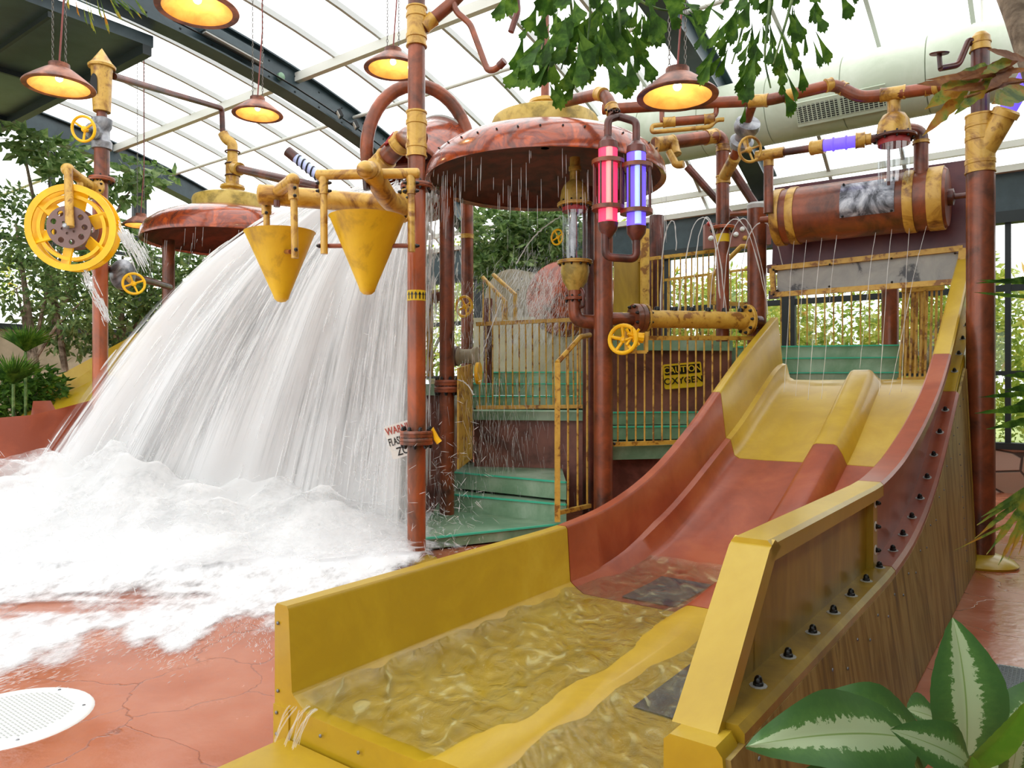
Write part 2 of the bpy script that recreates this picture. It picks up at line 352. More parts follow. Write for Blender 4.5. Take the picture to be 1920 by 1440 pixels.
def hand_wheel(parent,c,axis,r,mat='bronze',spokes=4,tr=None,dish=.25):
    c=V(c); d=V(axis).normalized(); x,y=frame(d); tr=tr or r*.1
    m=MB().torus(c+d*r*dish,d,r,tr,28,8)
    for i in range(spokes):
        an=2*PI*i/spokes+.4; e=(x*math.cos(an)+y*math.sin(an))
        m.tube([c,c+e*r*.5+d*r*dish*.6,c+e*r+d*r*dish],tr*.8,8)
    m.lathe([(r*.24,-r*.15),(r*.26,r*.2),(r*.12,r*.3)],c,d,12)
    return part(m,'hand_wheel',mat,parent)
def text(s_,size,c,xd,yd,mat,parent,name='lettering',bold=0.0,depth=.002,sx=1.0,align='CENTER'):
    cu=bpy.data.curves.new(name,'FONT'); cu.body=s_; cu.size=size; cu.extrude=depth; cu.offset=bold; cu.align_x=align; cu.align_y='CENTER'
    tmp=bpy.data.objects.new(name,cu); col.objects.link(tmp)
    bpy.context.view_layer.update()
    me=bpy.data.meshes.new_from_object(tmp.evaluated_get(bpy.context.evaluated_depsgraph_get()))
    bpy.data.objects.remove(tmp)
    o=bpy.data.objects.new(name,me); me.materials.clear(); me.materials.append(M[mat]); col.objects.link(o); o.parent=parent
    xd=V(xd).normalized(); yd=V(yd).normalized(); zd=xd.cross(yd)
    mt=Matrix((xd*sx,yd,zd)).transposed().to_4x4(); mt.translation=V(c)-OFF[parent.name]; o.matrix_local=mt
    OFF[o.name]=OFF[parent.name]
    return o
def attr_cover(o,vals):
    at=o.data.attributes.new('cover','FLOAT','POINT'); at.data.foreach_set('value',vals)
def uvs(o,uvv):
    me=o.data; ul=me.uv_layers.new(name='UVMap'); 
    flat=[]
    for l in me.loops: flat+=uvv[l.vertex_index]
    ul.data.foreach_set('uv',flat)
def interp(t,x):
    if x<=t[0][0]: return t[0][1]
    for (a,p),(b,q) in zip(t,t[1:]):
        if x<=b: 
            k=(x-a)/(b-a); return p+(q-p)*k
    return t[-1][1]
def smoothi(t,x):  # catmull-like smoothing of a profile
    e=.22; return (interp(t,x-e)+2*interp(t,x)+interp(t,x+e))/4
# ================================================================ SETTING
BW0=V((7.7,11.7,0))
def RF(t,d,z): return BW0-R*t-S*d+UP*z
RR=20.8
def zl(d): return 7.36-RR+math.sqrt(max(0,RR*RR-(9.5-d)**2))-.02
def zg(d): return zl(d)+.1+.42*min(1,d/2.0)
T1,T2,T3=3.67,10.6,17.5
paint('added_wall',[(.3,C('#39402f')),(.7,C('#5a5a44'))],1.2,.8)
m=MB(); m.add([RF(-3.3,19.2,0),RF(24,19.2,0),RF(24,0,0),RF(-3.3,0,0)],[(0,3,2,1)])
fl=struct(m,'floor','terracotta',0)
m=MB(); m.add([V((-70,-10,-.06)),V((70,-10,-.06)),V((70,90,-.06)),V((-70,90,-.06))],[(0,1,2,3)])
struct(m,'ground','grass',0)
NB=26
for i,t in enumerate((T1,T2,T3)):
    rings=[]
    for k in range(NB+1):
        d=18.0*k/NB; z=zl(d); top=z+.52
        rings.append([RF(t-.06,d,z+.03),RF(t-.17,d,z+.03),RF(t-.17,d,z),RF(t+.17,d,z),RF(t+.17,d,z+.03),RF(t+.06,d,z+.03),
                      RF(t+.06,d,top-.03),RF(t+.17,d,top-.03),RF(t+.17,d,top),RF(t-.17,d,top),RF(t-.17,d,top-.03),RF(t-.06,d,top-.03)])
    a=struct(MB().loft(rings),'roof_arch','beam',30)
    m=MB()
    for d in [x*.55+1 for x in range(14)]:
        for dz in (.12,.4):
            m.lathe([(.02,0),(.016,.012),(.001,.02)],RF(t-.06,d,zl(d)+dz),R,8)
    if i==1: part(m,'rivet','beam_dark',a)
# glazing
rows=[[RF(t,18.0*k/NB,zg(18.0*k/NB)+.06) for t in (-9,T1,T2,26)] for k in range(NB+1)]
struct(MB().grid(rows),'ceiling','roof_glass')
def arcbar(t,name,w,h,mat):
    rings=[]
    for k in range(NB+1):
        d=18.0*k/NB; z=zg(d)
        rings.append([RF(t-w,d,z-h),RF(t+w,d,z-h),RF(t+w,d,z+.04),RF(t-w,d,z+.04)])
    o=struct(MB().loft(rings),name,mat); return o
tt=T1
for base,top in ((T1,T2),(T2,T3)):
    for k in range(1,6): arcbar(base+(top-base)*k/6,'glazing_bar',.028,.06,'grey_bar')
for t in (2.5,1.35,.2,-.95,-2.1,-3.3): arcbar(t,'glazing_bar',.028,.06,'grey_bar')
def purlin(d,w,h,mat,drop=0,t0=-8,t1=25,name='roof_purlin'):
    z=zg(d)-drop; c0,c1=RF(t0,d,z),RF(t1,d,z)
    struct(MB().bar(c0,c1,w,h),name,mat)
purlin(5.35,.11,.16,'white_bar',.12); purlin(9.5,.11,.16,'white_bar',.12); purlin(.35,.09,.1,'white_bar',.05)
struct(MB().tube([RF(-8,4.0,zg(4.0)-.14),RF(25,4.0,zg(4.0)-.14)],.035,10),'roof_purlin','white_bar')
struct(MB().tube([RF(-8,1.5,zg(1.5)-.12),RF(25,1.5,zg(1.5)-.12)],.03,10),'roof_purlin','white_bar')
# eave fascia and back wall
struct(MB().box(RF(7,-.05,4.68),R*17,S*.12,UP*.3),'fascia_back','beam')
struct(MB().box(RF(7,0,4.30),R*17,S*.1,UP*.09),'fascia_back','beam_dark')
struct(MB().box(RF(7,.02,5.03),R*17,S*.16,UP*.05),'trim_1','white_bar')
struct(MB().box(RF(8,-.1,.34),R*18,S*.14,UP*.35),'wall_back','stone')
struct(MB().box(RF(8,-.05,.73),R*18,S*.12,UP*.05),'trim_2','beam_dark')
for t,w in ((-6,.05),(-3,.05),(-.06,.04),(3.3,.13),(5.75,.11),(8.4,.06),(T2,.14),(13,.06),(15.3,.06),(T3,.16)):
    struct(MB().box(RF(t,-.02,2.5),R*w,S*.06,UP*1.75),'window_mullion','beam_dark')
for z,h in ((3.2,.05),(1.87,.035)):
    struct(MB().box(RF(8,-.02,z),R*18,S*.045,UP*h),'window_transom','beam_dark')
n=0
for a,b in zip((-6,-3,-.06,3.3,5.75,8.4,10.6,13,15.3),(-3,-.06,3.3,5.75,8.4,10.6,13,15.3,17.5)):
    n+=1; m=MB(); m.add([RF(a,-.02,.75),RF(b,-.02,.75),RF(b,-.02,4.25),RF(a,-.02,4.25)],[(0,1,2,3)]); struct(m,'window_%d'%n,'pane',0)
# left gable end
struct(MB().box(RF(T3+.35,8,1.45),R*.15,S*9,UP*1.45),'wall_left','cream_wall')
struct(MB().box(RF(T3+.3,8,2.95),R*.22,S*9,UP*.06),'trim_3','beam_dark')
for d in (2.5,4.6,6.6,8.1,10.2,12.5):
    struct(MB().box(RF(T3+.3,d,(3+zl(d))/2),R*.06,S*(.16 if d in(8.1,4.6) else .05),UP*((zl(d)-3)/2+.1)),'window_mullion','beam_dark')
struct(MB().box(RF(T3+.3,8,4.9),R*.05,S*9,UP*.04),'window_transom','beam_dark')
ds=(.1,2.5,4.6,6.6,8.1,10.2,12.5,16)
for a,b in zip(ds,ds[1:]):
    n+=1; m=MB(); m.add([RF(T3+.3,a,3),RF(T3+.3,b,3),RF(T3+.3,b,zl(b)),RF(T3+.3,a,zl(a))],[(0,1,2,3)]); struct(m,'window_%d'%n,'pane',0)
# end gable at the right and rear wall, unseen, added to limit incoming light
struct(MB().box(RF(-3.3,9.5,2.6),R*.1,S*9.6,UP*2.6),'added_wall_right','added_wall')
struct(MB().box(RF(11,19.2,.5),R*14.4,S*.1,UP*.5),'added_wall_front','added_wall')
m=MB(); m.add([RF(-3.3,19.2,1),RF(24,19.2,1),RF(24,19.2,5),RF(-3.3,19.2,5)],[(0,1,2,3)]); struct(m,'window_40','pane',0)
struct(MB().box(RF(-1.75,12,6.9),R*1.5,S*7,UP*.08),'ceiling_panel','beam')  # unseen panel, added to darken the floor and cladding at the right
# solid dark ceiling at the upper left
ZC=7.02
struct(MB().box(RF(18.2,12.6,ZC+.1),R*7.4,S*4.7,UP*.09),'ceiling_panel','beam')
for d,w,h in ((8.0,.14,.16),(9.4,.05,.08),(10.6,.05,.08),(11.8,.05,.08)):
    struct(MB().bar(RF(10.8,d,ZC-.06),RF(25.5,d,ZC-.06),w,h),'ceiling_joist','beam_dark')
for t in (13.6,16.2,19):
    struct(MB().bar(RF(t,7.9,ZC-.02),RF(t,17,ZC-.02),.06,.1),'ceiling_joist','beam_dark')
paint('patch_brown',[(.3,C('#5a3c34')),(.7,C('#7a5244'))],3,.6)
for t,d in ((14.6,9.95),(16.6,11.2),(13.0,10.9)):
    struct(MB().box(RF(t,d,ZC-.005),R*.75,S*.2,UP*.012),'ceiling_patch','patch_brown')
for (u,v,Y,L) in ((40,150,9.2,4.2),(120,190,9.8,4.2)):
    pass
# arch cable, floodlights
m=MB().tube([RF(T2-.2,d,zl(d)+.12) for d in [x*.4+2.6 for x in range(14)]],.016,6)
struct(m,'trim_4','black')
for k,(d,lb) in enumerate(((4.55,'small square floodlight, highest of the row on the dark green roof arch'),(4.15,'small square floodlight in the middle of the row on the dark green roof arch'),(3.8,'small square floodlight, lowest of the row on the dark green roof arch'))):
    c=RF(T2-.3,d,zl(d)+.1)
    r_=root('floodlight',lb,'floodlight',c,'floodlights on the roof arch')
    ax=(-R*.5-S*.75-UP*.45).normalized(); x,y=frame(ax)
    part(MB().box(c,x*.09,y*.07,ax*.03),'housing','black',r_); part(MB().box(c+ax*.035,x*.075,y*.055,ax*.006),'lens','white_plastic',r_)
    part(MB().bar(c-ax*.03,RF(T2-.17,d,zl(d)+.16),.03,.03),'bracket','black',r_)
c=RF(T2-.18,6.55,zl(6.55)+.2); 
r_=root('strip_light','long dark strip lamp housing fixed along the roof arch','lamp',c)
part(MB().bar(RF(T2-.2,7.3,zl(7.3)+.26),RF(T2-.2,6.2,zl(6.2)+.26),.14,.14),'housing','beam',r_)
part(MB().bar(RF(T2-.21,7.28,zl(7.28)+.175),RF(T2-.21,6.22,zl(6.22)+.175),.1,.03),'lens','grey_bar',r_)
r_=root('junction_box','small green junction box on the roof arch','junction box',RF(T2-.2,5.75,zl(5.75)+.2))
part(MB().lathe([(.07,0),(.07,.05),(.05,.06)],RF(T2-.1,5.75,zl(5.75)+.2),R,12),'cover','green_tread',r_)
# air duct hung under the roof on the right
dc=V((4.1,11.0,5.8)); r_=root('air_duct','big pale green round air duct hung under the glass roof','duct',dc)
a,b=dc-R*3.3,dc+R*9
mm=MB(); n_=12
for k in range(n_): 
    p,q=a+(b-a)*k/n_,a+(b-a)*(k+1)/n_; L=(q-p).length
    mm.lathe([(.46,0),(.5,0),(.5,L*.985),(.49,L*.99),(.46,L)],p,R,36)
part(mm,'duct_body','duct',r_)
for k in range(4):
    q=dc-R*(2.4-k*2.4); part(MB().box(q+UP*.5,R*.1,S*.05,UP*.03).tube([q+UP*.5,q+UP*(zg(2.7)-5.8)],.02,6),'hanger','white_bar',r_)
gx=R; gd=(-S*.80-UP*.60).normalized(); gy=gx.cross(gd).normalized(); gc=onb=None
gc=dc+R*.78+gd*.5
g=part(MB().box(gc,gx*.58,gy*.17,gd*.02),'air_grille','duct',r_)
for sgn in (-1,1):
    m=MB()
    m.box(gc+gx*.29*sgn+gd*.012,gx*.27,gy*.12,gd*.012); part(m,'opening','dark_void',g)
m=MB()
for k in range(-9,10): m.box(gc+gx*k*.06+gd*.026,gx*.006,gy*.125,gd*.004)
for k in range(-4,5): m.box(gc+gy*k*.028+gd*.024,gx*.57,gy*.004,gd*.004)
part(m,'mesh','duct',g)
# ================================================================ SLIDE
TT=[(-.4,.66),(2.4,.66),(3.0,.705),(3.55,.81),(4.07,.97),(4.66,1.23),(5.2,1.51),(5.72,1.79),(6.3,2.08),(7.3,2.53),(8,2.84)]
FF=[(-.4,.19),(3.2,.2),(3.86,.34),(4.4,.53),(4.82,.70),(5.4,.935),(5.77,1.08),(6.38,1.39),(7.0,1.70),(7.15,1.75),(7.3,1.76),(8,1.76)]
RT=[(-.4,1.13),(2.45,1.12),(3.13,1.2),(3.89,1.37),(4.5,1.55),(4.89,1.69),(5.5,1.99),(6.2,2.42),(6.8,2.79),(7.3,3.08),(8,3.5)]
TF=lambda a: smoothi(TT,a)
FL=lambda a: smoothi(FF,a)
RF_=lambda a: smoothi(RT,a)
DH=[(-.4,.035),(2.4,.06),(3.2,.14),(4.2,.18),(6.6,.2),(6.95,.2),(7.08,.12),(7.15,.0),(8,0)]
def section(a):
    T,Fz=TF(a),FL(a); dh=interp(DH,a); lg=min(1,max(0,(a-2.7)/1.0)); zb=0.0 if a<2.8 else max(0,min(Fz-.16,(a-2.8)*.4))
    h=T-Fz
    lz=Fz+.06+.13*lg
    p=[(0,zb),(0,T-.02),(.015,T),(.09,T),(.105,T-.02),(.13+.03*lg,lz+.015),(.145+.065*lg,lz),(.19+.06*lg,Fz+.03),(.24+.06*lg,Fz),
       (.55,Fz-.004),(.95,Fz),(.985,Fz+dh*.5),(1.03,Fz+dh*.93),(1.06,Fz+dh),(1.22,Fz+dh),(1.25,Fz+dh*.93),(1.3,Fz+dh*.5),(1.34,Fz),
       (1.65,Fz-.004),(1.94,Fz),(1.98,Fz+.03),(2.05,T-.03),(2.07,T),(2.215,T),(2.23,T-.02),(2.23,max(zb,T-.13)),(2.12,max(zb,T-.13)),(2.12,zb)]
    return [SL(a,b,z) for b,z in p]
slide=root('water_slide','yellow and red two lane water slide with low left wall and tall right wall','slide',SL(3,1.1,0))
def sweep(a0,a1,n,nm,mat): return part(MB().loft([section(a0+(a1-a0)*k/n) for k in range(n+1)]),nm,mat,slide,smooth=50)
s1=sweep(0,2.415,14,'runout_section','slide_yellow'); s1['label']='flat yellow run-out section'
s2=sweep(2.425,5.395,30,'curved_section','slide_red'); s2['label']='curved red middle section'
s3=sweep(5.405,7.32,22,'top_section','slide_yellow'); s3['label']='yellow top section'
# front step
part(MB().prism([SL(-.02,.1,0),SL(-.02,2.07,0),SL(-.02,2.07,.055),SL(-.02,.1,.055)],-S*.42),'front_step','slide_yellow',slide)
part(MB().prism([SL(.004,.0,.0),SL(.004,.115,.0),SL(.004,.115,.185),SL(.004,0,.185)],-S*.012),'end_plate','slide_yellow',slide)
for (b,z) in ((.03,.57),(.03,.25),(.03,.15),(.03,.05),(.35,.13),(.6,.13),(.85,.13),(1.1,.13),(1.4,.13)): screw(slide,SL(-.004 if z>.2 else -.012,b,z),-S)
# front right block
part(MB().prism([SL(-.12,2.06,0),SL(-.12,2.30,0),SL(-.12,2.24,.64),SL(-.12,2.22,.665),SL(-.12,2.08,.665),SL(-.12,2.06,.645)],S*.118),'end_block','slide_yellow',slide)
for z in (.15,.36,.57): screw(slide,SL(-.122,2.17,z),-S,1.2)
# raised right wall
def raised(a0,a1,n,mat,nm,start=None):
    rings=[]
    for k in range(n+1):
        a=a0+(a1-a0)*k/n; zt=RF_(a); zb=TF(a)-.01
        rings.append([SL(a,2.075,zb),SL(a,2.075,zt),SL(a,2.13,zt),SL(a,2.13,zb)])
    o=part(MB().loft(rings),nm,mat,slide)
    rings=[]
    for k in range(n+1):
        a=a0+(a1-a0)*k/n; zt=RF_(a)
        rings.append([SL(a,2.05,zt-.05),SL(a,2.05,zt+.01),SL(a,2.065,zt+.025),SL(a,2.18,zt+.025),SL(a,2.195,zt+.01),SL(a,2.195,zt-.05)])
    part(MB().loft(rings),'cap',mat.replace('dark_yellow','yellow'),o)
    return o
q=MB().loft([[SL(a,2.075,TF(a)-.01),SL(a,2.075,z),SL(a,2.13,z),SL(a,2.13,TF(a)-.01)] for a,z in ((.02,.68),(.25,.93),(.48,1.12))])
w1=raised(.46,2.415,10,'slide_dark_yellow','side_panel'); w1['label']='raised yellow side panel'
part(q,'panel_corner','slide_dark_yellow',w1)
# sloping front post of the raised panel
rings=[]
for a,z in ((-.04,.665),(.0,.70),(.44,1.125),(.50,1.15)):
    rings.append([SL(a,2.05,z),SL(a,2.195,z),SL(a+.07,2.195,z-.035),SL(a+.07,2.05,z-.035)])
part(MB().loft(rings),'front_post','slide_yellow',w1)
w2=raised(2.425,5.395,26,'slide_red','side_panel'); w2['label']='raised red side panel'
w3=raised(5.405,7.3,12,'slide_yellow','side_panel'); w3['label']='raised yellow side panel at the top'
# vertical joint strip and bolts
part(MB().loft([[SL(a,2.13,TF(a)),SL(a,2.13,RF_(a)-.05),SL(a,2.165,RF_(a)-.05),SL(a,2.165,TF(a))] for a in (2.3,2.41)]),'joint_strip','slide_dark_yellow',slide)
for dz in (.12,.25,.38):
    p=SL(2.355,2.165,.66+dz); o=part(MB().lathe([(.028,0),(.028,.004)],p,R,14),'washer','white_plastic',slide); bolt(o,p+R*.004,R,1.0)
# flange lip and bolts along it
for a0,a1,nn,mt in ((.02,2.415,10,'slide_dark_yellow'),(2.425,5.395,26,'slide_red'),(5.405,6.85,12,'slide_yellow')):
    rings=[[SL(a0+(a1-a0)*k/nn,2.13,TF(a0+(a1-a0)*k/nn)),SL(a0+(a1-a0)*k/nn,2.13,TF(a0+(a1-a0)*k/nn)+.02),SL(a0+(a1-a0)*k/nn,2.235,TF(a0+(a1-a0)*k/nn)+.02),SL(a0+(a1-a0)*k/nn,2.255,TF(a0+(a1-a0)*k/nn)+.0),SL(a0+(a1-a0)*k/nn,2.255,TF(a0+(a1-a0)*k/nn)-.045),SL(a0+(a1-a0)*k/nn,2.24,TF(a0+(a1-a0)*k/nn)-.05)] for k in range(nn+1)]
    if a0>5: rings=[[q-R*max(0,(q-L0).dot(R)-2.222) for q in rg_] for rg_ in rings]
    fo=part(MB().loft(rings),'flange_lip',mt,slide)
    k=a0+.33
    while k<a1:
        sl=(TF(k+.05)-TF(k-.05))/.1; nrm=(UP-S*sl).normalized()
        p=SL(k,2.185,TF(k)+.02); o=part(MB().lathe([(.03,0),(.03,.003)],p,nrm,10),'washer','grey_bar',slide); bolt(o,p+nrm*.003,nrm,1.25)
        k+=.335
# outer cladding
rings=[]
for k in range(41):
    a=-.1+6.0*k/40; rings.append([SL(a,2.32,.005),SL(a,2.237,TF(a)-.03),SL(a,2.257,TF(a)-.03),SL(a,2.342,.005)])
cl=part(MB().loft(rings),'cladding_panel','wood_panel',slide,label='wood-grained outer side panel')
for k in range(26):
    a=.1+.22*k; z=TF(a)-.1-(.06 if k%2 else 0)
    screw(cl,SL(a,2.257+.085*(TF(a)-z)/TF(a),z),R,.85)
for k in range(12): screw(cl,SL(5.2,2.342-.084*(.2+.09*k)/1.5,.2+.09*k),R,.85)
part(MB().bar(SL(5.905,2.332,0),SL(5.905,2.25,1.84),.04,.03,R),'edge_strip','slide_dark_yellow',cl)
rings=[]
for k in range(9):
    a=5.92+.93*k/8; rings.append([SL(a,2.19,.25),SL(a,2.19,TF(a)-.03),SL(a,2.215,TF(a)-.03),SL(a,2.215,.25)])
part(MB().loft(rings),'cladding_panel','wood_panel',slide,label='upper end of the wood-grained side panel')
# dark patches on the slide bed
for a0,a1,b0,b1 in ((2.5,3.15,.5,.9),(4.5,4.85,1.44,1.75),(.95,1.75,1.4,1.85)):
    part(MB().grid([[SL(a0+(a1-a0)*i/6,b0+(b1-b0)*j/4,FL(a0+(a1-a0)*i/6)+.006) for j in range(5)] for i in range(7)]),'dark_patch','slate_patch',slide,label='dark slate patch')
# running water on the slide bed
def wz(a,b):
    return noise.noise(V((a*3.1,b*4.2,1.3)))*.014+noise.noise(V((a*9,b*8,5)))*.005
rows=[]
for i in range(71):
    a=.03+3.45*i/70
    rows.append([SL(a,.155+1.86*j/44,max(FL(a),.19)+.028+.055*math.exp(-j/2.2)*max(0,1-a/3.2)*(.8+noise.noise(V((a*5,0,2))))+wz(a,j*.04)+ (.045*math.exp(-((j-20)/3.2)**2)*max(0,1-abs(a-1.2)/1.3) )) for j in range(45)])
single(MB().grid(rows),'slide_water','pool_water','shallow rippling water covering the flat end of the two lane slide','water',SL(1.5,1.1,.21),kind='stuff',smooth=180)
# spill over the front lip at the left corner
m=MB(); random.seed(5)
for k in range(12):
    b=.12+.16*random.random(); pts=[]
    v0=.25+.25*random.random()
    for j in range(6):
        t=j*.034; pts.append(SL(.03-v0*t*1.6,b-.1*t+.008*math.sin(j+k),.215-4.9*t*t*.98))
    m.tube(pts,[.0015+.0025*random.random()]*6,6)
single(m,'water_spill','clear_jet','clear water spilling over the front lip at the left corner of the slide','water',SL(0,.15,.1),kind='stuff')
# ================================================================ POLES
def gp(u,Y): return V(((u-960)/F*Y,Y,0))
def zv(v,Y): return H-(v-720)/F*Y
def vpipe(parent,x,z0,z1,r,mat='rust',nm='pipe',n=22): 
    return part(MB().tube([V((x.x,x.y,z0)),V((x.x,x.y,z1))],r,n),nm,mat,parent)
# A main pole
A=gp(781,7.2); YA=7.2
pA=root('standpipe','tall rust red standpipe in front of the falling water','pole',A)
vpipe(pA,A,0,zv(350,YA),.088,'rust_bright','lower_pipe'); vpipe(pA,A,zv(350,YA),7.0,.083,'rust','upper_pipe')
flange(pA,A+UP*zv(350,YA),UP,.155,.05,8,'rust')
flange(pA,A+UP*(zv(820,YA)+.035),UP,.16,.065,8,'rust_bright',bs=1.5); flange(pA,A+UP*(zv(820,YA)-.035),UP,.16,.065,8,'rust_bright',bs=1.5,ph=.4)
part(MB().lathe([(.2,0),(.2,.012),(.1,.05),(.09,.05)],A,UP,24),'base_plate','slide_yellow',pA)
for v0,v1 in ((295,275),(275,230),(230,210),(88,70),(70,30),(30,15)): collar(pA,A+UP*zv(v0,YA),A+UP*zv(v1,YA),.092,'bronze',1.12)
ZA=zv(555,YA); part(MB().lathe([(.0885,-.05),(.0895,-.05),(.0895,.05),(.0885,.05)],A+UP*ZA,UP,26),'arrow_label','sign_yellow',pA)
for k in range(6):
    an=-PI/2+.05+(k-2.0)*.42; d=V((math.cos(an),math.sin(an),0)); x=V((-d.y,d.x,0)); c=A+d*.0915+UP*ZA
    part(MB().prism([c+x*-.006-UP*.035,c+x*.006-UP*.035,c+x*.006+UP*.005,c+x*.017+UP*.005,c+UP*.036,c-x*.017+UP*.005,c-x*.006+UP*.005],d*.0015),'printed_arrow','black',pA)
# branch at top right with overhead hook pipe
b0=A+UP*zv(62,YA); b1=P(845,8,7.2); b2=P(1010,-160,7.3)
part(MB().tube([b0,b1,b2],.06,18),'branch_pipe','rust',pA); dd=(b1-b0).normalized(); collar(pA,b0+dd*.09,b0+dd*.22,.066)
nz=root('angled_nozzle_pipe','thin rust pipe with a bent end hanging in front of the glass roof','pipe',P(850,15,7.1))
part(MB().tube(bend([P(848,-5,7.2),P(855,22,7.15),P(882,45,7.1),P(914,132,7.0),P(928,131,6.95),P(943,117,6.9)],.06),.03,12),'pipe','rust',nz); part(MB().tube([P(936,124,6.93),P(946,114,6.89)],.037,12),'nozzle','rust_dark',nz)
nz=root('pipe_end','short dark drooping pipe end left of the hanging palm leaves','pipe',P(968,10,7.0))
part(MB().tube(bend([P(966,-40,7.0),P(971,22,7.0),P(964,42,7.0),P(958,60,7.0)],.04),.03,10),'pipe','rust_dark',nz)
# L pole left with birdhouse rocket top
YL=9.3; Lp=gp(188,YL)
pL=root('wheel_pole','slim rust red pole at the left carrying the yellow water wheel','pole',Lp)
vpipe(pL,Lp,0,zv(333,YL),.088,'rust_bright','lower_pipe'); vpipe(pL,Lp+V((.02,0,0)),zv(333,YL),zv(272,YL),.088,'rust','middle_pipe'); vpipe(pL,Lp+V((.02,0,0)),zv(222,YL),zv(205,YL),.06,'rust','neck')
flange(pL,Lp+UP*zv(337,YL)+V((.02,0,0)),UP,.15,.05,8,'rust_bright')
rk=Lp+V((.02,0,0))
part(MB().lathe([(.1,zv(210,YL)),(.105,zv(195,YL)),(.115,zv(150,YL)),(.125,zv(128,YL)),(.02,zv(128,YL))],rk,UP,24),'turret','bronze',pL)
part(MB().lathe([(.155,zv(128,YL)),(.16,zv(124,YL)),(.12,zv(118,YL)),(.003,zv(91,YL))],rk,UP,24),'cone_roof','bronze',pL)
dpt=(V((-.35,-1,0))).normalized(); xx=V((-dpt.y,dpt.x,0)); c=rk+dpt*.112+UP*zv(182,YL)
pts=[c-xx*.05,c+xx*.05]+[c+UP*.15+xx*.05*math.cos(a)+UP*.1*math.sin(a) for a in [k*PI/8 for k in range(9)]]
part(MB().prism(pts,dpt*.012),'arched_opening','dark_void',pL)
part(MB().lathe([(.06,zv(281,YL)),(.115,zv(280,YL)),(.12,zv(268,YL)),(.095,zv(262,YL)),(.09,zv(245,YL)),(.115,zv(238,YL)),(.12,zv(224,YL)),(.06,zv(220,YL))],rk,UP,20),'valve_body','steel',pL)
vc=rk+UP*zv(250,YL); vd=(P(150,240,8.9)-vc).normalized()
g=part(MB().lathe([(.07,0),(.06,.1),(.085,.12),(.1,.15),(.1,.19),(.05,.2),(.035,.22),(.035,.3)],vc,vd,16),'valve_stem','steel',pL)
hand_wheel(pL,vc+vd*.31,vd,.145,'yellow_wheel',3,.017)
# wheel arm
a0=Lp+UP*zv(362,YL); a1=P(127,318,8.75); dd=(a1-a0).normalized()
part(MB().tube([a0,a1],.06,16).sphere(a1,.075,14),'wheel_arm','bronze',pL); flange(pL,a0+dd*.12,dd,.14,.035,8,'bronze',False)
part(MB().tube([P(128,318,8.72),P(131,425,8.64)],.048,14),'wheel_hanger','bronze',pL)
part(MB().tube([P(150,336,8.95),P(153,430,8.95)],.035,12),'wheel_hanger','bronze',pL)
wc=P(137,428,8.8); wh=root('waterwheel','bright yellow spoked water wheel with a brown hub at the left','wheel',wc)
wd=(V((.12,-1,-.06))).normalized(); wx=(V((1,.1,0))-wd*V((1,.1,0)).dot(wd)).normalized(); wy=wd.cross(wx)
for off,nm in ((.06,'front_rim'),(-.09,'back_rim')):
    part(MB().lathe([(.43,-.012),(.43,.012),(.505,.012),(.505,-.012)],wc+wd*off,wd,48,True),nm,'yellow_wheel',wh)
    part(MB().lathe([(.345,-.008),(.345,.008),(.385,.008),(.385,-.008)],wc+wd*(off*.6),wd,40,True),'inner_ring','yellow_wheel',wh)
for k in range(6):
    an=k*PI/3+.30; e=wx*math.cos(an)+wy*math.sin(an); tt_=wx*-math.sin(an)+wy*math.cos(an)
    part(MB().box(wc+e*.345,e*.125,(tt_*.82+wd*.57)*.085,(wd*.82-tt_*.57)*.01),'paddle','yellow_wheel',wh)
def holed_disc(c,xd,yd,r,holes,th,name,mat,parent):
    cu=bpy.data.curves.new(name,'CURVE'); cu.dimensions='2D'; cu.fill_mode='BOTH'; cu.extrude=th
    for (hx,hy,hr) in [(0,0,r)]+holes:
        sp=cu.splines.new('POLY'); n=40 if hr==r else 14; sp.points.add(n-1); sp.use_cyclic_u=True
        for i in range(n): sp.points[i].co=(hx+hr*math.cos(2*PI*i/n),hy+hr*math.sin(2*PI*i/n),0,1)
    t_=bpy.data.objects.new(name,cu); col.objects.link(t_); bpy.context.view_layer.update()
    me=bpy.data.meshes.new_from_object(t_.evaluated_get(bpy.context.evaluated_depsgraph_get())); bpy.data.objects.remove(t_)
    o=bpy.data.objects.new(name,me); me.materials.clear(); me.materials.append(M[mat]); col.objects.link(o); o.parent=parent
    mt=Matrix((xd,yd,xd.cross(yd))).transposed().to_4x4(); mt.translation=V(c)-OFF[parent.name]; o.matrix_local=mt; OFF[o.name]=OFF[parent.name]; return o
hs=[(.175*math.cos(k*PI/4.5),.175*math.sin(k*PI/4.5),.034) for k in range(9)]+[(.075*math.cos(k*PI/3+.3),.075*math.sin(k*PI/3+.3),.016) for k in range(6)]
plain('hub',C('#7d625c'),.5)
holed_disc(wc+wd*.1,wx,wy,.245,hs,.012,'hub_disc','hub',wh); holed_disc(wc-wd*.1,wx,wy,.245,hs,.012,'hub_disc','hub',wh)
part(MB().tube([wc-wd*.16,wc+wd*.2],.022,10).lathe([(.036,.16),(.036,.2),(.02,.22)],wc,wd,6),'axle','steel',wh)
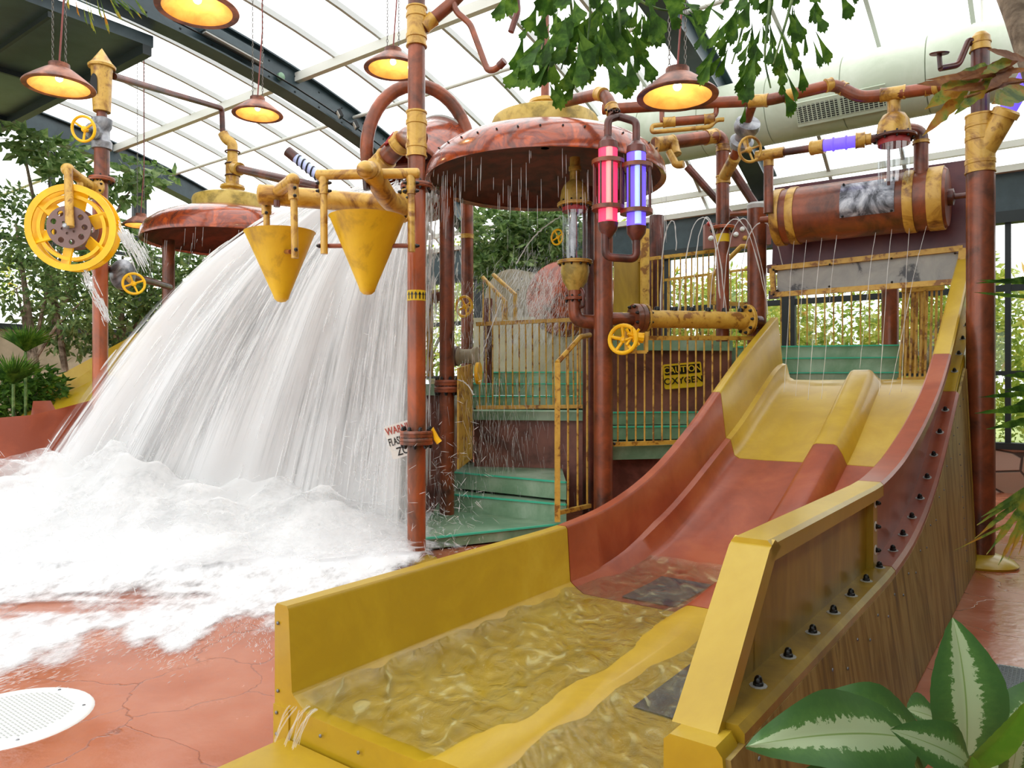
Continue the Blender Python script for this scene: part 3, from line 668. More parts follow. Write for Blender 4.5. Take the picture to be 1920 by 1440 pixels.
# low valve on the left pole
v0=Lp+UP*zv(500,YL); v1=gp(318,12.2)+UP*zv(538,12.2); dd=(v1-v0).normalized()
lv=root('gate_valve','grey round gate valve with a small yellow hand wheel beside the left pole','valve',v0)
part(MB().tube([v0+dd*.05,v1],.05,14),'pipe','rust_dark',lv)
vb=P(230,515,9.6); part(MB().sphere(vb,.2,20,.75,V((1,.3,-.1))),'valve_body','steel',lv); part(MB().tube([vb+UP*.12,P(233,488,9.6)],.045,12),'bonnet','rust_dark',lv)
wdv=V((.75,-1,-.1)).normalized(); part(MB().tube([vb,P(250,532,9.35)],.03,10),'stem','bronze',lv); hand_wheel(lv,P(250,532,9.33),wdv,.125,'yellow_wheel',4,.016)
# B poles
def simple_pole(u,Y,r,v1,label,mat='rust',flv=(),z0=0,fl_r=1.7,cap=False):
    g=gp(u,Y); p=root('support_pole',label,'pole',g+UP*z0)
    vpipe(p,g,z0,zv(v1,Y),r,mat)
    for fv in flv: 
        flange(p,g+UP*(zv(fv,Y)+.04),UP,r*fl_r,.07,8,'rust',bs=1.5); flange(p,g+UP*(zv(fv,Y)-.04),UP,r*fl_r,.07,8,'rust',bs=1.5,ph=.4)
    if cap: part(MB().lathe([(r*1.04,-.02),(r*1.04,.03),(r*.8,.05),(.001,.055)],g+UP*zv(v1,Y),UP,20),'cap','grey_bar',p)
    return p,g
pB,B=simple_pole(838,9.0,.09,352,'rust red pole with a bolted double flange, just right of the tall standpipe','rust',(724,))
pB2,B2=simple_pole(876,10.9,.09,352,'slim rust red pole behind the green steps, under the left rim of the big dome','rust')
collar(pB2,B2+UP*zv(448,10.9),B2+UP*zv(440,10.9),.092)
pC,Cp=simple_pole(1131,8.5,.109,352,'thick rust red pole under the right half of the big dome, below the lit tubes','rust')
pC2,C2=simple_pole(1106,9.2,.09,352,'dark rust pole half hidden behind the glass cylinder under the dome','rust_dark')
for u,Y,lb in ((316,12.6,'left support pole of the smaller dome'),(447,13.0,'right support pole of the smaller dome, behind the falling water')):
    simple_pole(u,Y,.1,450,lb,'rust')
D=SL(7.28,-.15,0); pD=root('slide_post','thick capped rust red post at the left of the slide top','pole',D)
ZD=zv(388,D.y); vpipe(pD,D,0,ZD,.118,'rust'); part(MB().lathe([(.122,-.03),(.126,.02),(.11,.045),(.001,.05)],D+UP*ZD,UP,22),'cap','grey_bar',pD)
E_=gp(1838,7.05); YE=7.05; pE=root('slide_post','tallest rust red post at the right edge of the slide, with a bronze Y branch','pole',E_)
vpipe(pE,E_,0,zv(225,YE),.118,'rust','lower_pipe'); vpipe(pE,E_,zv(230,YE),zv(78,YE),.078,'rust_dark','upper_pipe')
for v0_,v1_ in ((325,305),(305,260),(260,236),(236,216)): collar(pE,E_+UP*zv(v0_,YE),E_+UP*zv(v1_,YE),.122,'bronze',1.06)
collar(pE,E_+UP*zv(96,YE),E_+UP*zv(80,YE),.084,'bronze',1.1)
part(MB().lathe([(.084,0),(.082,.05),(.05,.09),(.002,.1)],E_+UP*zv(80,YE),UP,18),'rounded_cap','bronze',pE)
b0=E_+UP*zv(295,YE); b1=P(1890,205,6.85); dd=(b1-b0).normalized(); part(MB().tube([b0,b0+dd*.42],.1,20),'branch_socket','bronze',pE)
part(MB().lathe([(.09,0),(.115,.0),(.118,.05),(.1,.07)],b0+dd*.38,dd,20),'branch_collar','bronze',pE); part(MB().tube([b0+dd*.42,b1],.075,18),'branch_pipe','rust_dark',pE)
lt=root('lit_pipe','lit violet tube section rising from the Y branch at the right edge','light tube',b1)
part(MB().tube([b1,b1+dd*.45],.075,18),'tube','violet_tube',lt); part(MB().torus(b1+dd*.12,dd,.075,.012,20,8),'ring','rust_dark',lt)
part(MB().lathe([(.3,0),(.31,.02),(.27,.06),(.16,.1),(.11,.11)],E_,UP,28),'base_mound','slide_yellow',pE,label='cream rounded base')
m=MB().tube(bend([E_+UP*zv(100,YE),P(1818,72,7.05),P(1797,122,7.05),P(1763,128,7.0)],.05),.03,12)
part(m,'side_pipe','rust_dark',pE); part(MB().tube([P(1763,128,7.0),P(1761,102,7.0)],.022,10).lathe([(.08,0),(.085,.012),(.05,.02),(.002,.022)],P(1761,102,7.0),V((0,-.2,1)),18),'spray_cap','rust_dark',pE)
E2=SL(7.28,2.3,0)
# ================================================================ DRUM AND GREY PANEL AT THE SLIDE TOP
def AP(u,v,a=7.25): return onA(u,v,a)
bp=[AP(1452,352,7.4),AP(1810,300,7.4),AP(1818,468,7.4),AP(1447,512,7.4)]
o=root('back_board','plain dark purple brown board behind the rusty drum','board',bp[3]); part(MB().prism(bp,S*.05),'board','purple_brown',o); vpipe(o,E2,0,zv(330,E2.y),.1,'rust','side_post')
da,db=AP(1457,409,7.0),AP(1778,370,7.0); dr=root('drum','big horizontal rusty drum with bronze hoops above the slide','drum',(da+db)/2)
dax=(db-da); DLn=dax.length; dax.normalize(); DR=.325
part(MB().lathe([(.02,0),(DR*.9,.0),(DR,.03),(DR,DLn-.03),(DR*.93,DLn),(.02,DLn)],da,dax,40),'drum_body','rust',dr)
for f0,f1 in ((0.0,.055),(.1,.15),(.78,.835),(.905,.985)):
    part(MB().lathe([(DR,0),(DR+.012,.0),(DR+.015,.01),(DR+.015,(f1-f0)*DLn-.01),(DR+.012,(f1-f0)*DLn),(DR,(f1-f0)*DLn)],da+dax*f0*DLn,dax,40),'hoop','bronze',dr)
x,y=frame(dax)
# worn steel plate on the front of the drum
toc=(V((0,0,H))-(da+db)/2); toc=(toc-dax*toc.dot(dax)).normalized(); up_=dax.cross(toc); up_=up_ if up_.z>0 else -up_
rows=[[da+dax*(.435+.305*i/8)*DLn+(toc*math.cos(t)+up_*math.sin(t))*(DR+.008) for i in range(9)] for t in [-.25+1.25*j/10 for j in range(11)]]
pl=part(MB().grid(rows),'steel_plate','cloud_plate',dr,label='worn grey steel plate')
for i in (0.4,7.6):
    for t in (-.2,.95): bolt(pl,da+dax*(.435+.305*i/8)*DLn+(toc*math.cos(t)+up_*math.sin(t))*(DR+.008),toc*math.cos(t)+up_*math.sin(t),1)
part(MB().tube([da-dax*.2,da],.04,12),'axle_stub','rust',dr); part(MB().tube([db,db+dax*.32],.03,12).lathe([(.09,0),(.09,.05),(.05,.06)],db,dax,14),'axle_stub','rust_dark',dr)
# framed grey panel
fr=root('framed_panel','worn grey panel in a yellow bolted frame below the drum','panel',AP(1625,510))
q=[AP(1457,507),AP(1797,471),AP(1797,524),AP(1457,548)]
part(MB().prism(q,S*.03),'panel','grey_plate',fr)
tl_,tr_,br_,bl_=AP(1449,504),AP(1806,466),AP(1800,528),AP(1452,553)
ff=[part(MB().bar(a-S*.02,b-S*.02,w,.06,S),'frame_bar','rail',fr) for a,b,w in ((tl_,tr_,.06),(bl_,br_,.06),(tl_,bl_,.06),(tr_,br_,.07))]
for u,v in ((1453,507),(1457,509),(1460,545),(1453,553),(1558,497),(1673,486),(1674,530),(1557,538),(1792,476),(1793,521)): bolt(fr,AP(u,v)-S*.05,-S,.9)
for a in (tl_,tr_,bl_): part(MB().box(a-S*.01,R*.06,S*.03,UP*.05),'corner_bracket','rust_dark',fr)
# ================================================================ DOMES
def dome(c,Rr,label,scale=1.0):
    d=root('mushroom_dome',label,'dome',c)
    k=Rr/1.4
    pr=[(1.34,0.03),(1.40,.0),(1.405,.03),(1.385,.14),(1.32,.25),(1.2,.345),(1.05,.42),(.85,.49),(.6,.55)]
    part(MB().lathe([(r_*k,z*k) for r_,z in pr],c,UP,64,False,False),'shell','dome',d)
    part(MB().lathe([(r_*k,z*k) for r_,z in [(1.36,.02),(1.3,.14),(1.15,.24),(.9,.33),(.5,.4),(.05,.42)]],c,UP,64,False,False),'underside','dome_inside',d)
    part(MB().lathe([(r_*k,z*k) for r_,z in [(.62,.5),(.63,.7),(.61,.745),(.5,.79),(.2,.83),(.05,.83)]],c,UP,48,False,False),'cap','brass',d)
    part(MB().lathe([(r_*k,z*k) for r_,z in [(.17,.80),(.19,.84),(.15,.87),(.15,.9),(.2,.93),(.19,.97),(.12,1.0),(.05,1.0)]],c,UP,28),'cap_collar','bronze',d)
    return d
YD=8.85; dc1=V(((1022-960)/F*YD,YD,4.07)); big=dome(dc1,1.41,'big glossy rust red mushroom dome with a brass cap, right of centre')
for k in range(14):
    an=-PI*.5-1.1+k*.17; bolt(big,dc1+V((math.cos(an)*1.34,math.sin(an)*1.34,.23)),V((math.cos(an),math.sin(an),.8)),.8)
YD2=12.5; dc2=V(((436-960)/F*YD2,YD2,4.04)); small=dome(dc2,1.41,'smaller looking rust red mushroom dome behind the yellow cones at the left')
# finial pipe above the big dome
part(MB().tube([dc1+UP*.95,dc1+UP*2.6],.05,12),'finial_pipe','rust',big)
# neck pipe of the left dome and long pipes
nk=root('dome_feed_pipe','bronze and rust feed pipe rising from the cap of the left dome','pipe',dc2+UP*1.0)
tp=P(437,275,YD2); e1=P(428,262,YD2)
part(MB().tube([dc2+UP*.98,V((dc2.x,dc2.y,zv(305,YD2)))],.11,16),'neck_pipe','bronze',nk)
part(MB().tube(bend([V((dc2.x,dc2.y,zv(305,YD2))),V((dc2.x,dc2.y,zv(268,YD2))),P(424,262,YD2),P(418,250,YD2)],.12),.085,14),'elbow','bronze',nk)
for v in (330,308,285): part(MB().torus(V((dc2.x,dc2.y,zv(v,YD2))),UP,.115,.014,20,8),'ring','rust_dark',nk)
part(MB().tube(bend([P(418,258,YD2),P(416,203,YD2),P(330,178,11.2),P(213,143,9.4)],.1),.045,12),'rising_pipe','rust_dark',nk)
q0=V((dc2.x,dc2.y,zv(314,YD2))); q1=P(600,352,10.5); dd=(q1-q0).normalized(); collar(nk,q0+dd*.1,q0+dd*.28,.1); part(MB().tube([q0+dd*.2,q1],.07,14),'side_pipe','rust_dark',nk)
# striped tube behind
st=root('striped_tube','pale blue tube with dark spiral rings angled up behind the water','tube',P(570,310,11))
s0,s1=P(541,285,11),P(604,336,11); dd=(s1-s0).normalized()
part(MB().tube([s0,s1],.07,16),'tube','tube_blue',st); part(MB().tube([s0-dd*.02,s0+dd*.14],.078,14),'end_cap','rust_dark',st)
for k in range(7): part(MB().torus(s0+dd*(.2+.085*k),(dd+UP*.35).normalized(),.075,.012,20,6),'ring','black',st)
# ================================================================ GIANT TIPPING BUCKET
gb=P(800,285,10.0); gk=root('tipping_bucket','giant tipped copper bucket under a hoop pipe, pouring the water','bucket',gb)
ga=(V((-.42,-.62,-.62))).normalized(); g0=P(838,283,10.2)
part(MB().lathe([(.02,-.12),(.34,-.11),(.47,-.03),(.49,0),(.54,.45),(.56,.9),(.53,.9),(.5,.45),(.44,.05),(.02,.0)],g0,ga,44),'bucket_body','dome',gk)
part(MB().torus(g0+ga*.89,ga,.56,.028,44,10),'rim','rust',gk); part(MB().torus(g0,ga,.485,.025,40,8),'band','grey_bar',gk); part(MB().lathe([(.49,.3),(.02,.25)],g0,ga,32,False,False),'inside','dome_inside',gk)
x,y=frame(ga); toc=(V((0,0,H))-g0); toc=(toc-ga*toc.dot(ga)).normalized(); sd=ga.cross(toc)
if sd.x<0: sd=-sd
def gpt(t,l,r_=.54): return g0+ga*l+(toc*math.cos(t)+sd*math.sin(t))*r_
ph=[(.15,.28),(.5,.12),(.85,.3),(.95,.55),(.7,.72),(.45,.9),(.2,.62),(.3,.45)]
part(MB().add([gpt(a,b*.85,.555) for a,b in ph]+[gpt(.5,.42,.575)],[(i,(i+1)%8,8) for i in range(8)]),'patch_plate','bronze',gk)
for a,b in ph: bolt(gk,gpt(a*.88+.06,b*.75+.05,.56),toc*math.cos(a)+sd*math.sin(a),.8)
hc=P(787,290,9.7); hr=.62
hoop=part(MB().tube([hc+V((-.66,0,-.35))]+[hc+V((hr*1.06*math.cos(a),.18*math.cos(a),hr*1.45*math.sin(a))) for a in [PI-k*PI/20 for k in range(21)]]+[hc+V((.66,.18,-.2))],.085,16),'hoop_pipe','rust',gk)
part(MB().tube([P(700,320,9.7),P(880,300,9.9)],.06,12),'pivot_shaft','rust_dark',gk)
sp_=root('filler_spout','bronze and rust angled filler spout pointing into the giant bucket','pipe',P(740,290,8.4))
part(MB().tube(bend([A+UP*zv(255,YA)+V((0,.05,0)),P(765,255,7.9),P(700,322,8.2)],.18),.105,18),'spout','rust',sp_)
x0=P(757,262,7.9);x1=P(700,322,8.2); dd=(x1-x0).normalized(); L=(x1-x0).length
collar(sp_,x0+dd*L*.55,x0+dd*L*.9,.115,'bronze'); collar(sp_,x0+dd*L*.02,x0+dd*L*.2,.115,'bronze')
part(MB().add([P(731,270,7.9),P(736,252,7.9),P(741,253,7.95),P(738,263,7.95),P(725,272,7.9)],[(0,1,2,3,4)]).prism([P(720,270,7.88),P(728,258,7.88),P(738,246,7.88),P(740,256,7.88),P(735,266,7.88)],V((0,.08,0))),'lever','red_plastic',sp_)
# ================================================================ CONE BUCKETS
def cone(u0,u1,vr,vt,ut,Y,label):
    rr=(u1-u0)/2/F*Y; cx=P((u0+u1)/2,vr+6,Y); h=cx.z-zv(vt,Y); t=P(ut,vt,Y)
    o=root('cone_bucket',label,'bucket',t,'yellow cone buckets')
    ax=V((cx.x-t.x,0,h)).normalized(); L=V((cx.x-t.x,0,h)).length
    r0=.075
    part(MB().lathe([(.001,0),(.035,.006),(.062,.03),(r0,.07),(rr,L-.01),(rr+.012,L),(rr-.005,L),(rr-.02,L-.03),(r0*.8,.1),(.001,.08)],t,ax,48),'cone','cone',o)
    return o,cx
cL,cLc=cone(462,588,430,567,528,6.75,'left yellow cone bucket, the lower hanging of the pair')
cR,cRc=cone(620,758,402,553,689,6.35,'right yellow cone bucket, beside the tall standpipe')
part(MB().tube([P(597,461,6.35),P(780,461,6.35)],.02,10),'axle','rust',cR); 
part(MB().tube([P(545,472,6.35),P(520,472,7.0)],.02,10),'axle','rust',cL)
ar=root('bucket_arm','long bronze arm pipe reaching left from the standpipe to the left cone','arm',A+UP*zv(388,YA))
e0=A+UP*zv(390,YA)-V((.05,.05,0)); e1=P(487,364,6.85)
part(MB().tube([e0,e1],.092,22).sphere(e1,.092,16,.3,(e1-e0)),'arm_pipe','bronze',ar)
fd=V((-.75,-.6,.0)).normalized(); flange(ar,A+UP*zv(390,YA)+fd*.14,fd,.16,.04,9,'bronze',False,1.3)
sa=P(522,358,6.8); sb=P(549,338,6.35)
part(MB().tube([sa,sb],.055,14).sphere(sb,.06,12),'stub','bronze',ar)
for a,b,r_,nm in ((P(549,342,6.35),P(551,374,6.35),.045,'hanger_socket'),(P(551,372,6.35),P(553,484,6.35),.03,'hanger_rod'),(P(499,372,7.0),P(500,402,7.0),.045,'hanger_socket'),(P(500,400,7.0),P(500,470,7.0),.03,'hanger_rod')):
    hh=part(MB().tube([a,b],r_,14),nm,'bronze',ar)
part(MB().tube([P(505,375,6.85),P(490,378,7.0),P(500,376,7.0)],.045,12),'stub','bronze',ar)
for v in (352,367): bolt(ar,P(553,v,6.30),V((.2,-1,0)),1.1); bolt(ar,P(499,v+32,6.95),V((.6,-.8,0)),1.1)
bolt(ar,P(555,468,6.31),V((.2,-1,0)),1.2)
part(MB().tube([P(519,376,6.8),P(519,388,6.8)],.03,12),'nozzle','rust_dark',ar)
a2=root('bucket_arm','short bent bronze arm with a cross bar over the right cone','arm',P(757,388,6.95))
part(MB().tube(bend([A+UP*zv(395,YA)-V((.1,.14,0)),P(730,378,6.75),P(694,318,6.2)],.12),.09,20).sphere(P(685,318,6.05),.072,16),'arm_pipe','bronze',a2)
part(MB().tube([P(694,318,6.2),P(685,318,6.05)],.07,16),'end_cap','bronze',a2)
part(MB().tube([P(596,328,6.3),P(783,325,6.3)],.044,16).sphere(P(596,328,6.3),.044,12,.5,V((1,0,0))).sphere(P(783,325,6.3),.044,12,.5,V((1,0,0))),'cross_bar','bronze',a2)
for u,va,vb in ((607,332,476),(771,330,472)):
    part(MB().tube([P(u-1,va,6.3),P(u,364,6.3)],.04,14),'hanger_socket','bronze',a2); part(MB().tube([P(u,362,6.3),P(u+1,vb,6.3)],.03,14),'hanger_rod','bronze',a2)
    for v in (343,358):
        for s_ in (-1,1): bolt(a2,P(u+s_*9,v,6.28),V((s_*1,-.2,0)),1.1)
for u,s_ in ((604,-1),(776,1)): bolt(a2,P(u-4*s_+4*s_*2,461,6.3),V((s_,0,0)),1.2)
part(MB().tube([P(686,336,6.3),P(688,356,6.3)],.03,12),'nozzle','rust_dark',a2)
# ================================================================ LIT TUBES
def lit_tube(u,v0,v1,Y,colr,label):
    c0,c1=P(u,v1,Y),P(u,v0,Y); o=root('lit_cylinder',label,'lamp',c0,'lit coloured cylinders')
    r=.098; L=c1.z-c0.z
    part(MB().lathe([(.03,-.15),(.09,-.07),(r*1.02,0),(.02,0)],c0,UP,22),'lower_cap','rust_dark',o); part(MB().lathe([(.02,0),(r*1.02,0),(.09,.07),(.04,.12),(.035,.15)],c1,UP,22),'upper_cap','rust_dark',o)
    part(MB().lathe([(r*.95,0),(r*.95,L)],c0,UP,26),'tube',colr+'_tube',o)
    part(MB().lathe([(.032,0.01),(.032,L-.01)],c0-V((0,.098,0)),UP,12),'glow_coil',colr+'_coil',o)
    for t in (.2,.82): part(MB().lathe([(r*1.05,-.02),(r*1.62,-.02),(r*1.62,.02),(r*1.05,.02)],c0+UP*L*t,UP,26,True),'cage_ring','rust',o)
    for k in range(8):
        an=k*PI/4+.15; d=V((math.cos(an),math.sin(an),0))*r*1.45
        part(MB().tube([c0+d+UP*L*.2,c0+d+UP*L*.82],.011,6),'cage_bar','rust_dark',o)
    return o
YT=7.3
lit_tube(1140,280,418,YT,'pink','pink lit cylinder in a rusty cage, left of the pair in front of the dome')
lit_tube(1193,288,425,YT,'violet','violet lit cylinder in a rusty cage, right of the pair in front of the dome')
pp=root('tube_pipework','rusty U-shaped pipes joining the pink and violet cylinders','pipe',P(1165,225,YT))
part(MB().tube(bend([P(1140,270,YT),P(1140,224,YT),P(1160,218,7.4),P(1193,228,YT),P(1193,275,YT)],.05),.038,12),'upper_pipe','rust_dark',pp)
part(MB().tube(bend([P(1135,432,YT),P(1135,482,YT),P(1193,486,YT),P(1193,438,YT)],.07),.04,12),'lower_pipe','rust_dark',pp)
part(MB().tube(bend([P(1152,218,7.4),P(1140,185,7.5),P(1128,175,7.6),P(1062,190,8.2)],.1),.06,14),'feed_pipe','rust',pp)
dd=(P(1140,185,7.5)-P(1152,214,7.4)).normalized(); collar(pp,P(1150,212,7.41),P(1146,200,7.45),.066,'bronze'); collar(pp,P(1132,178,7.55),P(1122,176,7.65),.066,'bronze')
for k in range(6): bolt(pp,P(1136+5*k,207+2*(k%2),7.33),V((0,-1,.3)),.9)
# glass cylinder under the dome
YG=8.6; x=gp(1078,YG); gc_=root('glass_cylinder','clear glass water cylinder with brass ends under the big dome','tank',x+UP*zv(545,YG))
def zz(v): return UP*zv(v,YG)
part(MB().lathe([(.145,zv(487,YG)),(.145,zv(388,YG))],x,UP,30,False,False),'glass','tube_glass',gc_)
part(MB().lathe([(.06,zv(296,YG)),(.06,zv(312,YG)),(.072,zv(313,YG)),(.072,zv(320,YG)),(.06,zv(321,YG)),(.06,zv(338,YG)),(.085,zv(341,YG)),(.125,zv(347,YG)),(.155,zv(357,YG)),(.168,zv(370,YG)),(.17,zv(382,YG)),(.02,zv(384,YG))],x,UP,28),'bell','brass',gc_)
part(MB().lathe([(.14,0),(.148,.0),(.148,.05),(.14,.05)],x+zz(397),UP,28),'red_band','red_plastic',gc_)
flange(gc_,x+zz(384),UP,.205,.04,10,'bronze'); flange(gc_,x+zz(492),UP,.205,.04,10,'bronze')
part(MB().lathe([(.02,zv(494,YG)),(.16,zv(495,YG)),(.165,zv(510,YG)),(.14,zv(528,YG)),(.085,zv(542,YG)),(.07,zv(548,YG))],x,UP,28),'bowl','brass',gc_)
part(MB().lathe([(.05,zv(486,YG)),(.05,zv(390,YG))],x+V((-.02,.05,0)),UP,14),'inner_pipe','steel',gc_)
part(MB().tube(bend([x+zz(545),x+zz(602),P(1120,604,8.6)],.14),.082,16),'drain_pipe','rust',gc_); flange(gc_,x+zz(560),UP,.125,.035,8,'rust')
m=MB().tube(bend([P(1088,540,8.55),P(1094,548,8.5),P(1094,575,8.5),P(1086,576,8.5)],.04),.02,8); part(m,'bypass_pipe','rust_dark',gc_)
hand_wheel(gc_,P(1047,445,9.0),V((-.7,-.7,0)),.09,'yellow_wheel',4,.012)
# ================================================================ PIPEWORK ON THE RIGHT
def pipe_thing(label,cat,pts,r,mat='rust',collars=(),rad=.1,name='overhead_pipe',n=14):
    pts=[V(p) for p in pts]; o=root(name,label,cat,pts[0]); part(MB().tube(bend(pts,rad),r,n),'pipe',mat,o)
    for a,b in collars: collar(o,a,b,r*1.08)
    return o
YR=8.1
mp_=pipe_thing('long rust pipe with bronze bends running below the round air duct','pipe',[P(1130,205,9.0),P(1345,192,8.6),P(1440,188,8.3),P(1565,158,YR),P(1612,183,8.0),P(1660,178,7.9),P(1730,168,7.7),P(1765,162,7.6)],.064,'rust',
  [(P(1405,190,8.4),P(1440,188,8.3)),(P(1470,181,8.25),P(1492,176,8.22)),(P(1548,161,8.1),P(1560,158,8.1)),(P(1574,163,8.1),P(1584,168,8.07)),(P(1650,179,7.92),P(1698,172,7.8)),(P(1733,168,7.7),P(1743,166,7.68)),(P(1752,164,7.64),P(1762,162,7.6))])
be=root('glass_bell','bronze bell with a clear glass tube hanging above the rusty drum','tank',P(1676,265,7.9)); yb=7.9; xb=gp(1676,yb)
z_=lambda v: zv(v,yb)
part(MB().lathe([(.075,z_(172)),(.07,z_(188)),(.062,z_(196)),(.066,z_(212)),(.11,z_(216)),(.15,z_(228)),(.165,z_(245)),(.165,z_(256))],xb,UP,26),'bell','bronze',be)
flange(be,xb+UP*z_(258),UP,.22,.03,10,'rust_dark'); part(MB().lathe([(.15,0),(.157,0),(.157,.06),(.15,.06)],xb+UP*z_(272),UP,26),'red_band','red_plastic',be)
part(MB().lathe([(.155,z_(345)),(.155,z_(262))],xb,UP,30,False,False),'glass','tube_glass',be); part(MB().tube([xb+V((-.03,.05,z_(345))),xb+V((-.03,.05,z_(262)))],.016,8),'inner_pipe','rust_dark',be)
pipe_thing('short rust pipe with a bronze elbow rising from the drum, right of the glass bell','pipe',[P(1727,330,8.0),P(1727,246,8.0),P(1690,243,8.0)],.073,'rust',[(P(1727,270,8.0),P(1727,264,8.0))],.12)
o=pipe_thing('short pipe with a bronze tee left of the glass bell','pipe',[P(1418,292,8.8),P(1440,290,8.75),P(1540,275,8.3),P(1660,256,8.0)],.042,'rust_dark',(),.05)
part(MB().tube([P(1418,293,8.8),P(1470,285,8.6)],.062,16),'tee','bronze',o); part(MB().tube([P(1441,290,8.75),P(1441,312,8.75)],.06,16),'tee_branch','bronze',o); part(MB().tube([P(1441,308,8.75),P(1441,400,8.75)],.055,14),'down_pipe','rust',o)
collar(o,P(1521,278,8.4),P(1546,274,8.3),.075); collar(o,P(1604,264,8.12),P(1622,262,8.08),.08); collar(o,P(1622,262,8.08),P(1634,260,8.05),.06,'bronze')
lv_=root('lit_pipe','violet lit pipe section joining the bronze tee to the glass bell','light tube',P(1575,269,8.2))
part(MB().tube([P(1545,273,8.3),P(1605,265,8.12)],.066,18),'tube','violet_tube',lv_)
dd=(P(1605,265,8.12)-P(1545,273,8.3)).normalized()
for k in (.3,.7): part(MB().torus(P(1545,273,8.3).lerp(P(1605,265,8.12),k),dd,.068,.012,18,8),'ring','violet_tube',lv_)
# vertical pipe with elbow to the dome and valve branch
o=pipe_thing('tall rust pipe with bronze elbow standing left of the slide post','pipe',[P(1228,272,9.0),P(1355,253,9.4),P(1355,640,9.4)],.083,'rust',(),.16,'standing_pipe',18)
for a,b in ((P(1228,272,9.0),P(1262,267,9.1)),(P(1322,258,9.3),P(1342,255,9.37)),(P(1356,272,9.4),P(1356,285,9.4)),(P(1356,330,9.4),P(1356,345,9.4))): collar(o,a,b,.088)
flange(o,P(1355,428,9.4),UP,.16,.04,8,'rust_bright')
part(MB().lathe([(.0845,-.05),(.0855,-.05),(.0855,.05),(.0845,.05)],P(1355,447,9.4),UP,20),'arrow_label','sign_yellow',o)
part(MB().tube([P(1356,335,9.4),P(1378,295,9.0)],.075,16),'branch','bronze',o); collar(o,P(1262,267,9.05),P(1268,290,9.0),.06,'bronze')
part(MB().tube(bend([P(1255,285,9.0),P(1268,310,8.9),P(1282,308,8.85)],.06),.045,12),'stub','bronze',o)
vv=root('globe_valve','grey globe valve with a bronze hand wheel beside the elbow pipe','valve',P(1395,250,8.8))
ax=(P(1412,195,8.4)-P(1378,295,9.0)).normalized(); part(MB().tube([P(1374,300,9.05),P(1412,192,8.4)],.056,14),'pipe','rust',vv)
part(MB().lathe([(.06,-.19),(.13,-.17),(.14,-.1),(.1,-.07),(.095,.0),(.13,.03),(.15,.09),(.14,.15),(.06,.17)],P(1396,250,8.72),ax,22),'valve_body','steel',vv)
wdv=V((.25,-1,-.15)).normalized(); part(MB().tube([P(1396,262,8.72),P(1403,281,8.4)],.03,10),'stem','bronze',vv); hand_wheel(vv,P(1403,281,8.38),wdv,.135,'bronze',4,.016)
# little manifold under the lamp
mf=root('pipe_manifold','small rust and bronze pipe loop hanging below the pendant lamp','pipe',P(1285,225,8.7))
part(MB().tube([P(1243,230,8.7),P(1340,222,8.6)],.052,14),'chamber','rust',mf); collar(mf,P(1243,230,8.7),P(1266,228,8.68),.056); collar(mf,P(1320,224,8.62),P(1338,222,8.6),.056)
part(MB().tube(bend([P(1241,200,8.75),P(1241,228,8.7),P(1252,230,8.69)],.06),.03,10),'hanger_pipe','rust',mf); part(MB().tube(bend([P(1343,193,8.62),P(1343,214,8.6),P(1332,222,8.6)],.06),.03,10),'hanger_pipe','rust',mf)
part(MB().tube(bend([P(1248,233,8.7),P(1222,236,8.7),P(1222,248,8.7),P(1332,238,8.6),P(1342,225,8.6),P(1357,224,8.6)],.06),.026,10),'loop_pipe','bronze',mf)
# sloping braces
for i,(a,b,lb) in enumerate(((P(1288,312,11),P(1412,450,11),'brown sloping brace left of the tall elbow pipe'),(P(1358,296,9.55),P(1426,400,9.5),'short brown brace between the elbow pipe and the slide post'))):
    single(MB().tube([a,b],.055,10),'brace','rust_dark',lb,'brace',a)
# control panel board
cp=root('control_board','brown board with coloured knobs behind the water jets','panel',P(1385,440,11)); q=[P(1322,420,11),P(1446,405,10.8),P(1446,458,10.8),P(1322,466,11)]
part(MB().prism(q,V((0,.12,0))),'board','brown_wall',cp); part(MB().tube([V((P(1420,440,10.95).x,10.98,2.0)),P(1420,440,10.95)+V((0,.1,0))],.05,10),'post','rust_dark',cp)
for u,v,mt in ((1329,420,'red_plastic'),(1345,425,'red_plastic'),(1332,447,'white_plastic'),(1379,440,'white_plastic'),(1396,447,'bronze'),(1391,430,'white_plastic')): part(MB().lathe([(.035,0),(.035,.04),(.02,.06)],P(u,v,10.9),V((0,-1,0)),12),'knob',mt,cp)
part(MB().tube([P(1368,402,10.8),P(1446,396,10.7)],.04,10),'top_pipe','rust',cp)
# spray pipe
sy=root('spray_pipe','yellow spray pipe with black nozzles between the dome pole and the slide post','pipe',P(1310,598,8.9))
s0,s1=P(1212,598,8.75),P(1402,601,9.2); ax=(s1-s0).normalized()
part(MB().tube([s0,s1],.105,22),'pipe','rail',sy); part(MB().tube([P(1140,598,8.6),s0],.075,18),'supply_pipe','rust',sy)
flange(sy,P(1196,597,8.7),ax,.17,.13,8,'rust_bright',bs=1.4); flange(sy,P(1209,597,8.74),ax,.17,.03,8,'rail',bs=1.2); flange(sy,P(1400,600,9.18),ax,.19,.05,9,'rail',bs=1.4)
part(MB().tube([s1,P(1424,604,9.3)],.08,16),'end_socket','rust_dark',sy)
part(MB().lathe([(.0765,0),(.0775,0),(.0775,.1),(.0765,.1)],P(1166,598,8.66),ax,20),'arrow_label','sign_yellow',sy)
for k in range(6):
    p=s0+(s1-s0)*(.1+.165*k)+UP*.1; part(MB().lathe([(.035,0),(.035,.02),(.026,.045),(.01,.05)],p,UP,12),'nozzle','black',sy)
